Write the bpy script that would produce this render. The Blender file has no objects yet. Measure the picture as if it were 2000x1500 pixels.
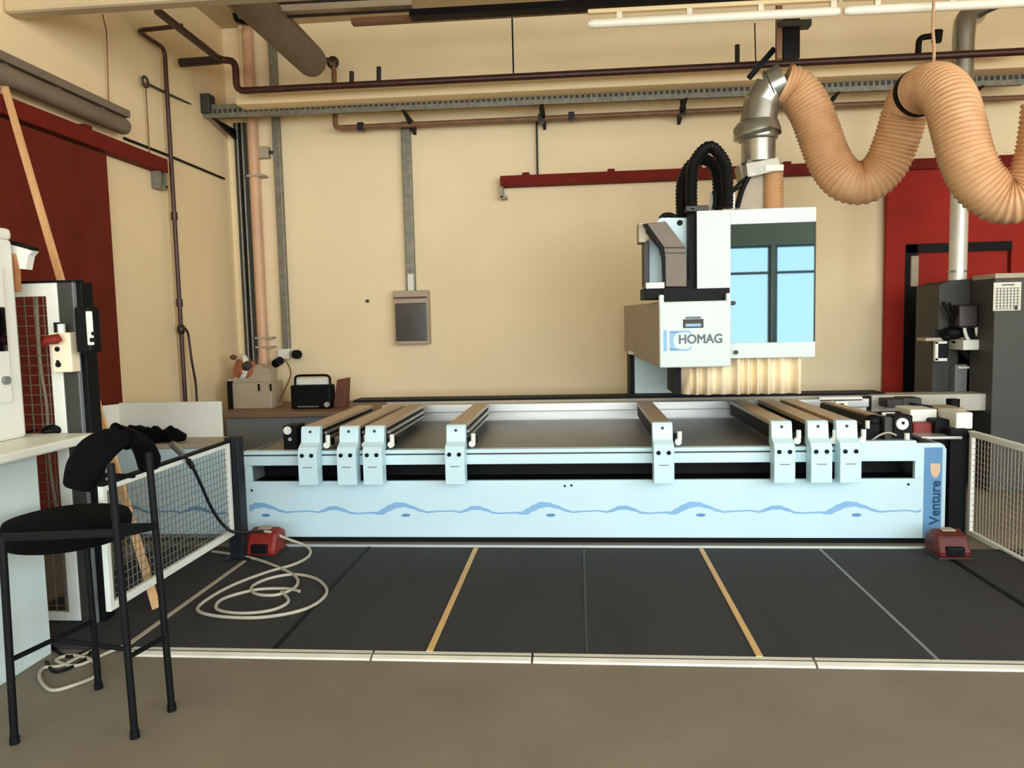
import bpy, bmesh, math, random
from mathutils import Vector, Matrix
random.seed(7)
C = bpy.context.scene.collection
V = Vector
# ------------------------------------------------------------------ camera
F = 1450.0
EYE = V((0, 0, 1.7))
_Y = V((128, 121, F)).normalized()            # world axes seen in camera space (right, up, forward)
_h = V((1, 0.0237, 0))
_X = (_h - _h.dot(_Y) * _Y).normalized()
_Z = _X.cross(_Y)
if _Z.y < 0: _Z = -_Z
def ray(px, py):
    c = V((px - 1000, 750 - py, F))
    return V((c.dot(_X), c.dot(_Y), c.dot(_Z)))
def PY(px, py, y):
    r = ray(px, py); return EYE + r * (y / r.y)
def PX(px, py, x):
    r = ray(px, py); return EYE + r * (x / r.x)
def PZ(px, py, z):
    r = ray(px, py); return EYE + r * ((z - EYE.z) / r.z)
cam = bpy.data.cameras.new('camera'); co = bpy.data.objects.new('camera', cam); C.objects.link(co)
cam.sensor_width = 36; cam.lens = F / 2000 * 36; cam.clip_start = .05; cam.clip_end = 100
# columns of the camera matrix: right, up, back, in world axes
right = V((_X.x, _Y.x, _Z.x)); up = V((_X.y, _Y.y, _Z.y)); fwd = V((_X.z, _Y.z, _Z.z))
m = Matrix((( right.x, up.x, -fwd.x), (right.y, up.y, -fwd.y), (right.z, up.z, -fwd.z))).to_4x4()
m.translation = EYE; co.matrix_world = m
bpy.context.scene.camera = co
# ------------------------------------------------------------------ materials
def s2l(c):
    return tuple(((v/255)/12.92 if v/255 <= .04045 else ((v/255+.055)/1.055)**2.4) for v in c)
MATS = {}
def mat(name, rgb, rough=.5, metal=0., var=.06, scale=6., bump=0., bscale=40., ior=1.5, stretch=None, rgb2=None, coat=0, spec=.5):
    m = bpy.data.materials.new(name); m.use_nodes = True; nt = m.node_tree; n = nt.nodes; l = nt.links
    b = n['Principled BSDF']; b.inputs['Roughness'].default_value = rough; b.inputs['Metallic'].default_value = metal
    b.inputs['IOR'].default_value = ior; b.inputs['Coat Weight'].default_value = coat; b.inputs['Specular IOR Level'].default_value = spec
    c = s2l(rgb); tc = n.new('ShaderNodeTexCoord'); mp = n.new('ShaderNodeMapping'); l.new(tc.outputs['Object'], mp.inputs[0])
    if stretch: mp.inputs['Scale'].default_value = stretch
    no = n.new('ShaderNodeTexNoise'); no.inputs['Scale'].default_value = scale; no.inputs['Detail'].default_value = 5
    l.new(mp.outputs[0], no.inputs['Vector'])
    cr = n.new('ShaderNodeValToRGB'); cr.color_ramp.elements[0].position = .3; cr.color_ramp.elements[1].position = .7
    c2 = s2l(rgb2) if rgb2 else tuple(min(1, v*(1+var)) for v in c)
    c1 = c if rgb2 else tuple(v*(1-var) for v in c)
    cr.color_ramp.elements[0].color = (*c1, 1); cr.color_ramp.elements[1].color = (*c2, 1)
    l.new(no.outputs['Fac'], cr.inputs[0]); l.new(cr.outputs[0], b.inputs['Base Color'])
    if bump:
        nb = n.new('ShaderNodeTexNoise'); nb.inputs['Scale'].default_value = bscale; nb.inputs['Detail'].default_value = 4
        l.new(mp.outputs[0], nb.inputs['Vector'])
        bu = n.new('ShaderNodeBump'); bu.inputs['Strength'].default_value = bump; bu.inputs['Distance'].default_value = .01
        l.new(nb.outputs['Fac'], bu.inputs['Height']); l.new(bu.outputs[0], b.inputs['Normal'])
    MATS[name] = m; return m
M_wall = mat('cream painted plaster', (242, 222, 180), .75, var=.035, scale=1.3, bump=.15, bscale=60)
M_wallL = mat('cream painted side wall', (240, 217, 172), .75, var=.03, scale=1.3, bump=.15, bscale=60)
M_ceil = mat('grey beige ceiling', (196, 178, 142), .85, var=.05, scale=2)
M_floor = mat('worn concrete floor', (119, 109, 91), .7, var=.1, scale=2.2, bump=.08, bscale=90)
M_mat = mat('dark ribbed rubber', (41, 40, 37), .85, var=.16, scale=3, bump=.35, bscale=160, stretch=(1, .15, 1))
M_white = mat('white machine paint', (201, 227, 231), .38, var=.02, scale=3)
M_whiteh = mat('warm white hood paint', (204, 217, 210), .4, var=.02, scale=3)
M_whitew = mat('off white paint', (228, 228, 214), .45, var=.03, scale=4)
M_beige = mat('beige grey paint', (172, 158, 134), .5, var=.07, scale=5)
M_grey = mat('mid grey paint', (120, 124, 122), .5, var=.08, scale=5)
M_gdark = mat('dark grey machine paint', (54, 53, 45), .6, var=.12, scale=7)
M_post = mat('anthracite post paint', (22, 26, 29), .5, var=.12, scale=8, spec=.3)
M_black = mat('black plastic', (5, 5, 6), .6, var=.2, scale=10, spec=.2)
M_rubber = mat('black rubber hose', (10, 11, 12), .42, var=.2, scale=14, spec=.35)
M_blackfab = mat('black upholstery', (5, 5, 6), .9, var=.3, scale=20, bump=.2, bscale=200, spec=.1)
M_pipe = mat('dark brown pipe paint', (58, 26, 18), .4, var=.35, scale=9)
M_pipeb = mat('black brown pipe', (34, 20, 15), .45, var=.3, scale=9)
M_pipec = mat('tan brown pipe', (128, 92, 62), .5, var=.2, scale=7)
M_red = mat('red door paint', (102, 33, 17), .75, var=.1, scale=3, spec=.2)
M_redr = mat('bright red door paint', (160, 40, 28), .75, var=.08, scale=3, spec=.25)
M_redd = mat('red rail paint', (112, 32, 22), .7, spec=.15, var=.15, scale=8)
M_redp = mat('red plastic', (128, 28, 14), .45, var=.2, scale=12)
M_bluel = mat('light blue film', (134, 178, 214), .45, var=.05, scale=5)
M_blue = mat('blue film', (92, 142, 182), .45, var=.05, scale=5)
M_blued = mat('dark blue lettering', (24, 66, 96), .5, var=.05, scale=5)
M_letter = mat('grey lettering', (84, 98, 106), .5, var=.05, scale=5)
M_wood = mat('pale softwood', (226, 176, 122), .65, var=.1, scale=5, stretch=(6, 6, .6))
M_woodd = mat('reddish brown wood', (104, 58, 36), .6, var=.2, scale=7)
M_bench = mat('worn bench top', (128, 102, 78), .6, var=.2, scale=5, stretch=(.4, 4, 4))
M_beamt = mat('tan brown top', (176, 150, 118), .35, var=.08, scale=6, stretch=(3, .4, 1))  # tan brown tone for the beam tops and rail cover
M_alu = mat('brushed aluminium', (205, 205, 198), .35, .6, var=.06, scale=6, stretch=(.3, 5, 5))
M_stripw = mat('pale aluminium strip', (214, 208, 190), .5, .1, var=.1, scale=5)
M_galv = mat('galvanised sheet', (168, 168, 158), .3, .85, var=.12, scale=9)
M_tray = mat('galvanised cable tray', (132, 130, 116), .5, .5, var=.22, scale=18)
M_steel = mat('grey sheet steel', (128, 130, 126), .42, .35, var=.1, scale=3)
M_hose = mat('tan spiral hose', (196, 150, 106), .55, var=.08, scale=10, rgb2=(208, 164, 120))
M_curtain = mat('cream curtain strips', (246, 226, 188), .7, var=.05, scale=9)
M_yel = mat('ochre wood strip', (206, 168, 108), .55, var=.1, scale=6)
M_cable = mat('beige grey cable', (176, 168, 146), .5, var=.1, scale=12)
M_rope = mat('orange twine', (190, 150, 110), .8, var=.2, scale=30)
M_tubew = mat('milky lamp tube', (236, 230, 208), .25, var=.02, scale=3)
M_paper = mat('printed paper', (222, 220, 202), .8, var=.03, scale=4)
M_orange = mat('rusty orange casting', (168, 96, 66), .5, var=.3, scale=12)
M_greyg = mat('grey concrete duct', (120, 106, 88), .6, var=.1, scale=4)
M_frame = mat('grey window frame', (120, 124, 128), .5)
M_glass = mat('smoked reflective polycarbonate', (24, 30, 36), .02, var=.02, ior=1.85)
M_glass.node_tree.nodes['Principled BSDF'].inputs['Specular Tint'].default_value = (.5, .85, 1, 1)  # blue of the reflected sky is put into the specular tint
M_screen = mat('black screen glass', (8, 9, 11), .1, var=.1)
# ------------------------------------------------------------------ builders
class MB:
    def __init__(s): s.bm = bmesh.new()
    def box(s, a, b):
        x0, x1 = sorted((a[0], b[0])); y0, y1 = sorted((a[1], b[1])); z0, z1 = sorted((a[2], b[2]))
        v = [s.bm.verts.new((x, y, z)) for z in (z0, z1) for y in (y0, y1) for x in (x0, x1)]
        for f in ((0,2,3,1),(4,5,7,6),(0,1,5,4),(2,6,7,3),(0,4,6,2),(1,3,7,5)): s.bm.faces.new([v[i] for i in f])
        return s
    def prism(s, pts, d):
        a = [s.bm.verts.new(p) for p in pts]; b = [s.bm.verts.new(V(p) + V(d)) for p in pts]; n = len(a)
        s.bm.faces.new(a); s.bm.faces.new(b[::-1])
        for i in range(n): s.bm.faces.new((a[i], b[i], b[(i+1) % n], a[(i+1) % n]))
        return s
    def bar(s, p, q, w, h, up=(0,0,1)):
        p, q = V(p), V(q); d = (q-p).normalized(); u = V(up)
        if abs(d.dot(u)) > .97: u = V((0,1,0))
        sd = d.cross(u).normalized(); u = sd.cross(d)
        pts = [p + sd*w/2*i + u*h/2*j for i, j in ((-1,-1),(1,-1),(1,1),(-1,1))]
        return s.prism(pts, q-p)
    def tube(s, pts, r, seg=12, closed=False, caps=True, flat=None):
        pts = [V(p) for p in pts]; n = len(pts); rings = []; prev = None
        for i, p in enumerate(pts):
            if closed: t = pts[(i+1) % n] - pts[i-1]
            else: t = pts[min(i+1, n-1)] - pts[max(i-1, 0)]
            if t.length < 1e-9: t = V((0,0,1))
            t.normalize()
            if prev is None:
                u = t.orthogonal().normalized()
            else:
                u = prev - t*prev.dot(t)
                u = u.normalized() if u.length > 1e-6 else t.orthogonal().normalized()
            prev = u; w = t.cross(u)
            rr = r[i] if isinstance(r, (list, tuple)) else r
            rings.append([s.bm.verts.new(p + (u*math.cos(a) + w*math.sin(a))*rr) for a in [2*math.pi*k/seg for k in range(seg)]])
        for i in range(n if closed else n-1):
            A, B = rings[i], rings[(i+1) % n]
            for k in range(seg): s.bm.faces.new((A[k], A[(k+1) % seg], B[(k+1) % seg], B[k]))
        if caps and not closed:
            s.bm.faces.new(rings[0][::-1]); s.bm.faces.new(rings[-1])
        return s
    def cyl(s, p, q, r, r2=None, seg=20): return s.tube([p, q], [r, r if r2 is None else r2], seg)
    def ball(s, c, rx, ry, rz, seg=16):
        r = bmesh.ops.create_uvsphere(s.bm, u_segments=seg, v_segments=seg//2+2, radius=1)
        for v in r['verts']: v.co = V((v.co.x*rx, v.co.y*ry, v.co.z*rz)) + V(c)
        return s
    def build(s, name, m, parent=None, bevel=0, smooth=False, seg=2):
        bmesh.ops.recalc_face_normals(s.bm, faces=s.bm.faces[:])
        off = OFF.get(parent.name, V((0,0,0))) if parent else V((0,0,0))
        if parent is None:
            lo = V((1e9,)*3); hi = -lo
            for v in s.bm.verts:
                for i in range(3): lo[i] = min(lo[i], v.co[i]); hi[i] = max(hi[i], v.co[i])
            off = V(((lo.x+hi.x)/2, (lo.y+hi.y)/2, lo.z))
        for v in s.bm.verts: v.co -= off
        me = bpy.data.meshes.new(name); s.bm.to_mesh(me); s.bm.free()
        if smooth:
            for p in me.polygons: p.use_smooth = True
        me.materials.append(m)
        o = bpy.data.objects.new(name, me); C.objects.link(o); OFF[o.name] = off
        if parent: o.parent = parent
        else: o.location = off
        if smooth and not bevel:
            me.set_sharp_from_angle(angle=math.radians(50))
        if bevel:
            b = o.modifiers.new('bevel', 'BEVEL'); b.width = bevel; b.segments = seg; b.limit_method = 'ANGLE'; b.angle_limit = math.radians(40)
        return o
OFF = {}
def tag(o, label, cat, group=None, kind=None):
    o['label'] = label; o['category'] = cat
    if group: o['group'] = group
    if kind: o['kind'] = kind
    return o
def thing(name, label, cat, loc, group=None):
    o = bpy.data.objects.new(name, None); C.objects.link(o); o.location = loc; OFF[o.name] = V(loc); o.empty_display_size = .1
    return tag(o, label, cat, group)
def struct(o): o['kind'] = 'structure'; return o
def copy_tree(o, parent=None):
    c = o.copy(); C.objects.link(c); OFF[c.name] = OFF.get(o.name, V((0,0,0)))
    if parent: c.parent = parent
    for ch in [x for x in bpy.data.objects if x.parent == o]: copy_tree(ch, c)
    return c
def smoothpath(pts, n=8):
    pts = [V(p) for p in pts]; out = []
    for i in range(len(pts)-1):
        p0 = pts[max(i-1,0)]; p1 = pts[i]; p2 = pts[i+1]; p3 = pts[min(i+2, len(pts)-1)]
        for k in range(n):
            t = k/n
            out.append(.5*((2*p1) + (p2-p0)*t + (2*p0-5*p1+4*p2-p3)*t*t + (3*p1-p0-3*p2+p3)*t**3))
    out.append(pts[-1]); return out
def resample(pts, step):
    out = [pts[0].copy()]; acc = 0
    for a, b in zip(pts, pts[1:]):
        L = (b-a).length; d = step-acc
        while d <= L:
            out.append(a + (b-a)*(d/L)); d += step
        acc = L-(d-step)
    return out
def text_mesh(body, name, m, parent, size, origin, xdir, zdir, extrude=.0015, bold=0.0, sx=1.0, align='LEFT'):
    cu = bpy.data.curves.new(name, 'FONT'); cu.body = body; cu.size = size; cu.extrude = extrude; cu.bevel_depth = bold; cu.bevel_resolution = 0; cu.align_x = align
    t = bpy.data.objects.new(name, cu); C.objects.link(t); bpy.context.view_layer.update()
    me = bpy.data.meshes.new_from_object(t.evaluated_get(bpy.context.evaluated_depsgraph_get()))
    bpy.data.objects.remove(t)
    xd, zd = V(xdir), V(zdir); yd = xd.cross(zd); off = OFF[parent.name]
    for v in me.vertices: v.co = V(origin) + xd*v.co.x*sx + zd*v.co.y - yd*v.co.z*1.0 - off
    me.materials.clear(); me.materials.append(m)
    o = bpy.data.objects.new(name, me); C.objects.link(o); o.parent = parent; OFF[o.name] = off
    return o
# ------------------------------------------------------------------ room
XL, XR, YB, YF, ZC = -4.24, 7.6, 9.0, -4.6, 5.35
struct(MB().box((XL-.3, YF-.3, -.2), (XR+.3, YB+.3, 0)).build('floor', M_floor))
struct(MB().box((XL-.3, YB, 0), (XR+.3, YB+.3, ZC)).build('wall_back', M_wall))
struct(MB().box((XL-.3, YF, 0), (XL, YB, ZC)).build('wall_left', M_wallL))
rw = MB(); added_swins = [(-3.6, -1.2), (-.6, 1.8)]  # unseen side windows, added to brighten the left wall
rw.box((XR, YF, 0), (XR+.3, YB, 1.3)); rw.box((XR, YF, 4.7), (XR+.3, YB, ZC))
ys_ = [YF] + [v for w_ in added_swins for v in w_] + [YB]
for i in range(0, len(ys_), 2): rw.box((XR, ys_[i], 1.3), (XR+.3, ys_[i+1], 4.7))
struct(rw.build('wall_right', M_wall))
struct(MB().box((XL-.3, YF-.3, ZC), (XR+.3, YB+.3, ZC+.25)).build('ceiling', M_ceil))
# window wall behind the camera
WZ0, WZ1 = .95, 3.35
CZ0, CZ1 = 3.85, 5.0  # unseen clerestory band, added to lighten the upper walls
wins = [(-3.9, -1.3), (-1.0, 1.6), (1.75, 4.42), (4.5, 7.3)]
wf = MB()
wf.box((XL-.3, YF-.3, 0), (XR+.3, YF, WZ0)); wf.box((XL-.3, YF-.3, WZ1), (XR+.3, YF, CZ0)); wf.box((XL-.3, YF-.3, CZ1), (XR+.3, YF, ZC))
xs = [XL-.3] + [v for w in wins for v in w] + [XR+.3]
for i in range(0, len(xs), 2): wf.box((xs[i], YF-.3, WZ0), (xs[i+1], YF, WZ1)); wf.box((xs[i], YF-.3, CZ0), (xs[i+1] + (2.6 if i == 0 else 0), YF, CZ1))  # added clerestory stays shut over the first bay, keeping the upper left darker
struct(wf.build('wall_front', M_wall))
def portal(x, y, z, sx, sz, rot):
    L = bpy.data.lights.new('window_daylight', 'AREA'); L.shape = 'RECTANGLE'; L.size = sx; L.size_y = sz
    L.energy = 1; L.cycles.is_portal = True
    lo = bpy.data.objects.new('window_daylight', L); C.objects.link(lo); lo.location = (x, y, z)
    lo.rotation_euler = (math.radians(90), 0, rot)
for i, (a, b) in enumerate(wins):
    f = MB()
    for x in (a+.03, (a+b)/2, b-.03): f.box((x-.03, YF-.18, WZ0), (x+.03, YF-.1, WZ1))
    if i:
        for x in (a+.03, b-.03): f.box((x-.03, YF-.18, CZ0), (x+.03, YF-.1, CZ1))
    for z in (WZ0+.03, 2.72, WZ1-.03) + ((CZ0+.03, CZ1-.03) if i else ()): f.box((a+.07, YF-.17, z-.03), (b-.07, YF-.11, z+.03))
    struct(f.build('window_%d' % (i+1), M_frame))
    if i: portal((a+b)/2, YF-.2, (CZ0+CZ1)/2, b-a, CZ1-CZ0, 0)
    portal((a+b)/2, YF-.2, (WZ0+WZ1)/2, b-a, WZ1-WZ0, 0); continue
    L = bpy.data.lights.new('window_daylight', 'AREA'); L.shape = 'RECTANGLE'; L.size = b-a; L.size_y = WZ1-WZ0
    L.energy = 1; L.cycles.is_portal = True
    lo = bpy.data.objects.new('window_daylight', L); C.objects.link(lo); lo.location = ((a+b)/2, YF-.2, (WZ0+WZ1)/2)
    lo.rotation_euler = (math.radians(90), 0, 0)      # -Z axis towards +Y
for i, (a, b) in enumerate(added_swins):
    f = MB()
    for y in (a+.03, b-.03): f.box((XR+.1, y-.03, 1.3), (XR+.18, y+.03, 4.7))
    for z in (1.33, 3.0, 4.67): f.box((XR+.11, a+.07, z-.03), (XR+.17, b-.07, z+.03))
    struct(f.build('window_%d' % (i+5), M_frame)); portal(XR+.2, (a+b)/2, 3.0, b-a, 3.4, math.radians(90))  # added side windows, numbered on from the rear ones
# concrete downstand beam crossing near the top left
p = PY(60, 38, 5.55)
struct(MB().box((XL, 5.4, p.z), (XR, 5.55, p.z+.3)).build('trim_1', M_ceil, bevel=.03))
# ------------------------------------------------------------------ sliding doors and their rails
zr = PY(325, 336, 7.6).z
d = MB().box((XL+.03, 2.6, .03), (XL+.09, (PX(205, 320, XL+.09).y+PX(243, 780, XL+.09).y)/2, 3.28))
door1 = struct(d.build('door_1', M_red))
g = MB()
for y in (3.2, 3.9, 4.6, 5.3, 6.0): g.box((XL+.088, y-.006, .05), (XL+.094, y+.006, 3.24))
g.build('panel_joints', M_redd, door1)
def rail_z(px, py): return PX(px, py, XL+.1)
rl = thing('sliding_door_rail', 'brown red steel rail on the left wall above the dark red sliding door', 'door rail', (XL+.1, 5, 3.2))
p0 = PX(325, 325, XL+.1)
MB().box((XL+.001, 2.6, p0.z-.07), (XL+.12, p0.y, p0.z+.07)).build('track', M_redd, rl, bevel=.01)
b = MB()
b.box((XL+.02, p0.y-.14, p0.z-.2), (XL+.1, p0.y-.1, p0.z-.07)); b.box((XL+.02, p0.y-.04, p0.z-.22), (XL+.1, p0.y, p0.z-.07)); b.box((XL+.02, p0.y-.14, p0.z-.24), (XL+.1, p0.y, p0.z-.2))
b.build('end_stop', M_tray, rl)
for y in (3.6, 4.9, 6.2): MB().box((XL+.001, y-.05, p0.z+.07), (XL+.08, y+.05, p0.z+.11)).build('wall_bracket', M_redd, rl)
# right sliding door on the back wall
a = PY(1734, 380, YB-.09); bt = PY(1722, 760, YB-.09)
xd0 = (a.x+bt.x)/2
zt = PY(1740, 330, YB-.09).z
ox0 = PY(1766, 620, YB-.1).x; ozt = PY(1800, 478, YB-.1).z; ox1 = xd0 + 1.35
dm = MB()
dm.box((xd0, YB-.12, .03), (ox0, YB-.05, zt)); dm.box((ox0, YB-.12, ozt), (7.4, YB-.05, zt)); dm.box((ox1, YB-.12, .03), (7.4, YB-.05, ozt))
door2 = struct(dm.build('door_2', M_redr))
fr = MB(); xi = PY(1786, 620, YB-.08).x
fr.box((ox0-.01, YB-.125, .03), (xi, YB-.045, ozt)); fr.box((ox0, YB-.125, ozt-.09), (ox1, YB-.045, ozt+.01))
fr.build('wicket_frame', M_black, door2)
wk = MB().box((xi, YB-.07, .05), (ox1-.02, YB-.02, ozt-.09)).build('wicket_leaf', M_redr, door2)
e1 = PY(1787, 565, YB-.09)
MB().box((xi, YB-.09, .05), (xi+.045, YB-.05, e1.z)).build('wicket_edge', M_beige, door2)
sb0 = PY(1778, 500, YB-.13); sb1 = PY(1792, 560, YB-.13)
MB().box((sb0.x, YB-.16, sb1.z), (sb1.x, YB-.04, sb0.z)).build('door_closer', M_beige, door2, bevel=.01)
rr = thing('sliding_door_rail', 'long dark red rail on the cream back wall leading to the right door', 'door rail', (3, YB-.08, 3.2))
z0 = PY(978, 356, YB-.08); z1 = PY(1430, 333, YB-.08)
zr2 = z0.z
MB().box((z0.x, YB-.16, zr2-.06), (7.5, YB-.001, zr2+.06)).build('track', M_redd, rr, bevel=.008)
b = MB(); b.box((z0.x, YB-.14, zr2-.19), (z0.x+.03, YB-.02, zr2-.06)); b.box((z0.x, YB-.14, zr2-.2), (z0.x+.07, YB-.02, zr2-.17))
b.build('end_stop', M_tray, rr)
for k in range(7):
    q = z0.x + .3 + k*1.0
    MB().box((q-.04, YB-.1, zr2+.06), (q+.04, YB-.001, zr2+.1)).build('wall_bracket', M_redd, rr)
# ------------------------------------------------------------------ pipework
def pipe(name, label, cat, pts, r, m, bendn=0, group=None, collars=(), seg=14):
    t = thing(name, label, cat, pts[0], group)
    MB().tube(pts, r, seg).build('tube', m, t, smooth=True)
    for c0, c1, rr_ in collars: MB().cyl(c0, c1, rr_, seg=seg).build('collar', m, t, smooth=True)
    return t
def corner(pts, r=.06, n=4):
    pts = [V(p) for p in pts]; out = [pts[0]]
    for i in range(1, len(pts)-1):
        a, b, c = pts[i-1], pts[i], pts[i+1]
        u = (a-b).normalized()*min(r, (a-b).length*.45); w = (c-b).normalized()*min(r, (c-b).length*.45)
        for k in range(n+1):
            t = k/n; out.append((b+u)*(1-t)**2 + 2*b*t*(1-t) + (b+w)*t*t)
    out.append(pts[-1]); return out
Yp = 7.8
A = PY(462, 178, Yp); B = PY(2010, 100, Yp); 
Tm = PY(430, 117, Yp)
near = PX(308, 22, Tm.x)
main = corner([near, Tm, PY(460, 119, Yp), A, B], .09)
t = pipe('heating_pipe', 'dark brown pipe from the upper left running along the whole back wall', 'pipe', main, .036, M_pipe)
st = PY(352, 123, Yp)
MB().cyl(Tm, st, .045).build('stub', M_pipeb, t, smooth=True)
for px, y0, y1 in ((687, 140, 168), (740, 131, 165), (1440, 88, 128)):
    MB().cyl(PY(px, y0, Yp), PY(px, y1, Yp), .024).build('stub', M_pipeb, t, smooth=True)
vv = MB(); vv.tube(corner([PY(1793, 108, Yp), PY(1795, 74, Yp), PY(1822, 70, Yp)], .05), .028, 10); vv.cyl(PY(1832, 60, Yp), PY(1829, 82, Yp), .045)
vv.build('valve', M_black, t, smooth=True)
# branch down the left wall
Xd = XL+.07
bt0 = PX(268, 60, Xd)
jn = V((Tm.x, bt0.y, bt0.z+.02))
q1 = PX(321, 95, Xd)
q2 = V((Xd, q1.y, .9))
t = pipe('drop_pipe', 'thin brown pipe coming down the left wall in front of the corner', 'pipe', corner([jn, bt0, q1, q2], .07), .022, M_pipe)
for z in (2.9, 2.0): MB().cyl((Xd, q1.y, z-.04), (Xd, q1.y, z+.04), .033).build('collar', M_pipe, t, smooth=True)
zz = PX(360, 640, Xd).z
MB().tube(corner([(Xd, q1.y, zz+.05), (Xd, q1.y+.14, zz-.05), (Xd+.02, q1.y+.14, zz-.35), (Xd+.02, q1.y+.2, zz-.6), (Xd+.02, q1.y+.2, .9)], .05), .013, 8).build('branch_tube', M_pipeb, t, smooth=True)
MB().ball((Xd, q1.y, zz-.02), .04, .04, .06).build('valve', M_pipeb, t, smooth=True)
# lower tan pipe on the back wall
lp = [PY(652, 122, YB-.25), PY(655, 250, YB-.25), PY(1460, 213, YB-.25), PY(2010, 190, YB-.25)]
t = pipe('tan_pipe', 'thin tan brown pipe hanging under the cable tray on the back wall', 'pipe', corner(lp, .05), .03, M_pipec)
rg = PY(650, 122, YB-.25)
ring = [rg + V((math.cos(a)*.055, 0, math.sin(a)*.055)) for a in [2*math.pi*k/16 for k in range(16)]]
MB().tube(ring, .02, 8, closed=True).build('hanging_ring', M_pipeb, t, smooth=True)
for px, y in ((705, 248), (1057, 232), (1116, 228), (1333, 218)):
    q = PY(px, y, YB-.25); MB().box((q.x-.035, YB-.29, q.z-.045), (q.x+.035, YB-.2, q.z+.045)).build('clamp', M_pipeb, t)
for px, y in ((1057, 232), (1333, 218)):
    q = PY(px, y, YB-.25); MB().box((q.x-.02, YB-.24, q.z+.04), (q.x+.02, YB-.2, q.z+.3)).build('hanger', M_pipeb, t)
# cream trunking and tray
T0 = PY(470, 196, 8.3); T1 = PY(2010, 122, 8.3)
MBt = MB().bar(T0, T1 + V((.1, 0, 0)), .26, .17)
tag(MBt.build('cable_duct', M_beige if 0 else M_wallL, bevel=.01), 'wide cream closed duct running along the back wall below the brown pipe', 'duct')
tr = thing('cable_tray', 'grey perforated cable tray running the length of the back wall', 'cable tray', PY(400, 232, 8.55))
S0 = PY(398, 226, 8.55); S1 = PY(2010, 158, 8.55)
tm = MB(); tm.bar(S0, S1, .3, .012); tm.bar(S0+V((0,-.15,.0)), S1+V((0,-.15,.0)), .01, .15); tm.bar(S0+V((0,.15,.045)), S1+V((0,.15,.045)), .01, .1)
tm.build('channel', M_tray, tr)
sl = MB(); dd = S1-S0
for k in range(150):
    c = S0 + dd*((k+.5)/150) + V((0, -.156, .0)); sl.box((c.x-.018, c.y-.003, c.z-.022), (c.x+.018, c.y+.003, c.z+.022))
sl.build('slots', M_gdark, tr)['kind'] = 'stuff'
for px in (425, 790, 1057, 1333, 1625, 1900):
    c = S0 + dd*((PY(px, 210, 8.55).x-S0.x)/dd.x)
    MB().prism([(c.x, 8.38, c.z-.075), (c.x, YB, c.z-.075), (c.x, YB, c.z-.2)], (.035, 0, 0)).build('wall_bracket', M_black, tr)
sw = MB(); c = PY(403, 200, 8.4); sw.box((c.x-.08, 8.35, c.z-.13), (c.x+.06, 8.5, c.z+.09))
sw.build('junction_box', M_gdark, tr, bevel=.01)
# grey round duct upper left (along the depth)
e = PY(611, 122, 8.1); n_ = PX(470, -35, e.x)
t = thing('round_duct', 'grey brown round ended duct hanging from the ceiling, pointing into the room', 'duct', e)
MB().tube([V((e.x, 5.7, e.z)), e-V((0,.06,0)), e-V((0,.02,0)), e+V((0,.04,0)), e+V((0,.08,0)), e+V((0,.09,0))], [.165, .165, .16, .13, .07, .01], 28).build('duct_body', M_greyg, t, smooth=True)
MB().tube(smoothpath([e+V((.1,.06,.06)), e+V((.2,.2,.08)), rg+V((-.05,-.02,0))], 5), .014, 8).build('end_wire', M_pipeb, t, smooth=True)
# tubular lamps
def lamp(name, label, p, q, r, up=.07, mt=M_tubew, mh=M_beige):
    t = thing(name, label, 'lamp', p); p, q = V(p), V(q); d = (q-p).normalized()
    MB().tube([p, p+d*.02, p+d*.05, q-d*.05, q-d*.02, q], [r*.6, r*.9, r, r, r*.9, r*.6], 20).build('lamp_tube', mt, t, smooth=True)
    MB().bar(p+V((0,0,r+up)), q+V((0,0,r+up)), r*1.5, r*.9).build('housing', mh, t, bevel=.008)
    L = (q-p).length; k = 0
    while .25 + k*.55 < L:
        c = p + d*(.25+k*.55); MB().box((c.x-.02, c.y-.02, c.z+r*.7), (c.x+.02, c.y+.02, c.z+r+up)).build('clip', mt, t); k += 1
    return t
YL = 6.2
a = PY(1148, 47, YL); b = PY(1640, 22, YL); c = PY(2030, 3, YL)
lamp('tube_lamp', 'white tubular ceiling lamp above the machine, beginning at mid picture', a, b, .036, up=.055, mh=M_wallL)
c2 = b + (c-b).normalized()*1.9
lamp('tube_lamp', 'white tubular ceiling lamp at upper right, over the spiral hose', b+(c-b).normalized()*.03, c2, .036, up=.055, mh=M_wallL)
q = PX(252, 252, XL+.14)
q2 = V((XL+.14, 3.3, q.z))
lamp('wall_tube_lamp', 'brown grey tubular lamp on the left wall above the sliding door', q2, q-V((0,.05,0)), .075, up=.04, mt=M_greyg, mh=M_greyg)
# ceiling trunkings
def trunk(name, label, p0, p1, Y, w, h, m, cat='trunking'):
    a = PY(p0[0], p0[1], Y); b = PY(p1[0], p1[1], Y)
    return tag(MB().bar(a, b, w, h).build(name, m, bevel=.006), label, cat)
trunk('cable_trunking', 'pinkish brown trunking high on the back wall, starting left of centre', (688, 44), (2010, -32), 7.0, .09, .05, M_pipec)
trunk('steel_channel', 'black steel channel under the ceiling, running to the upper right', (802, 30), (2010, -38), 6.9, .14, .06, M_black, 'channel')
trunk('conduit_duct', 'flat grey beige duct close under the ceiling near the round duct', (528, 22), (806, 8), 6.95, .12, .06, M_beige, 'duct')
trunk('ceiling_conduit', 'thin dark conduit along the ceiling above the grey duct', (528, 9), (1100, -22), 7.0, .04, .025, M_pipeb, 'conduit')
trunk('lower_conduit', 'thin dark conduit below the flat grey duct', (545, 34), (802, 20), 7.0, .03, .022, M_pipeb, 'conduit')
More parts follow.
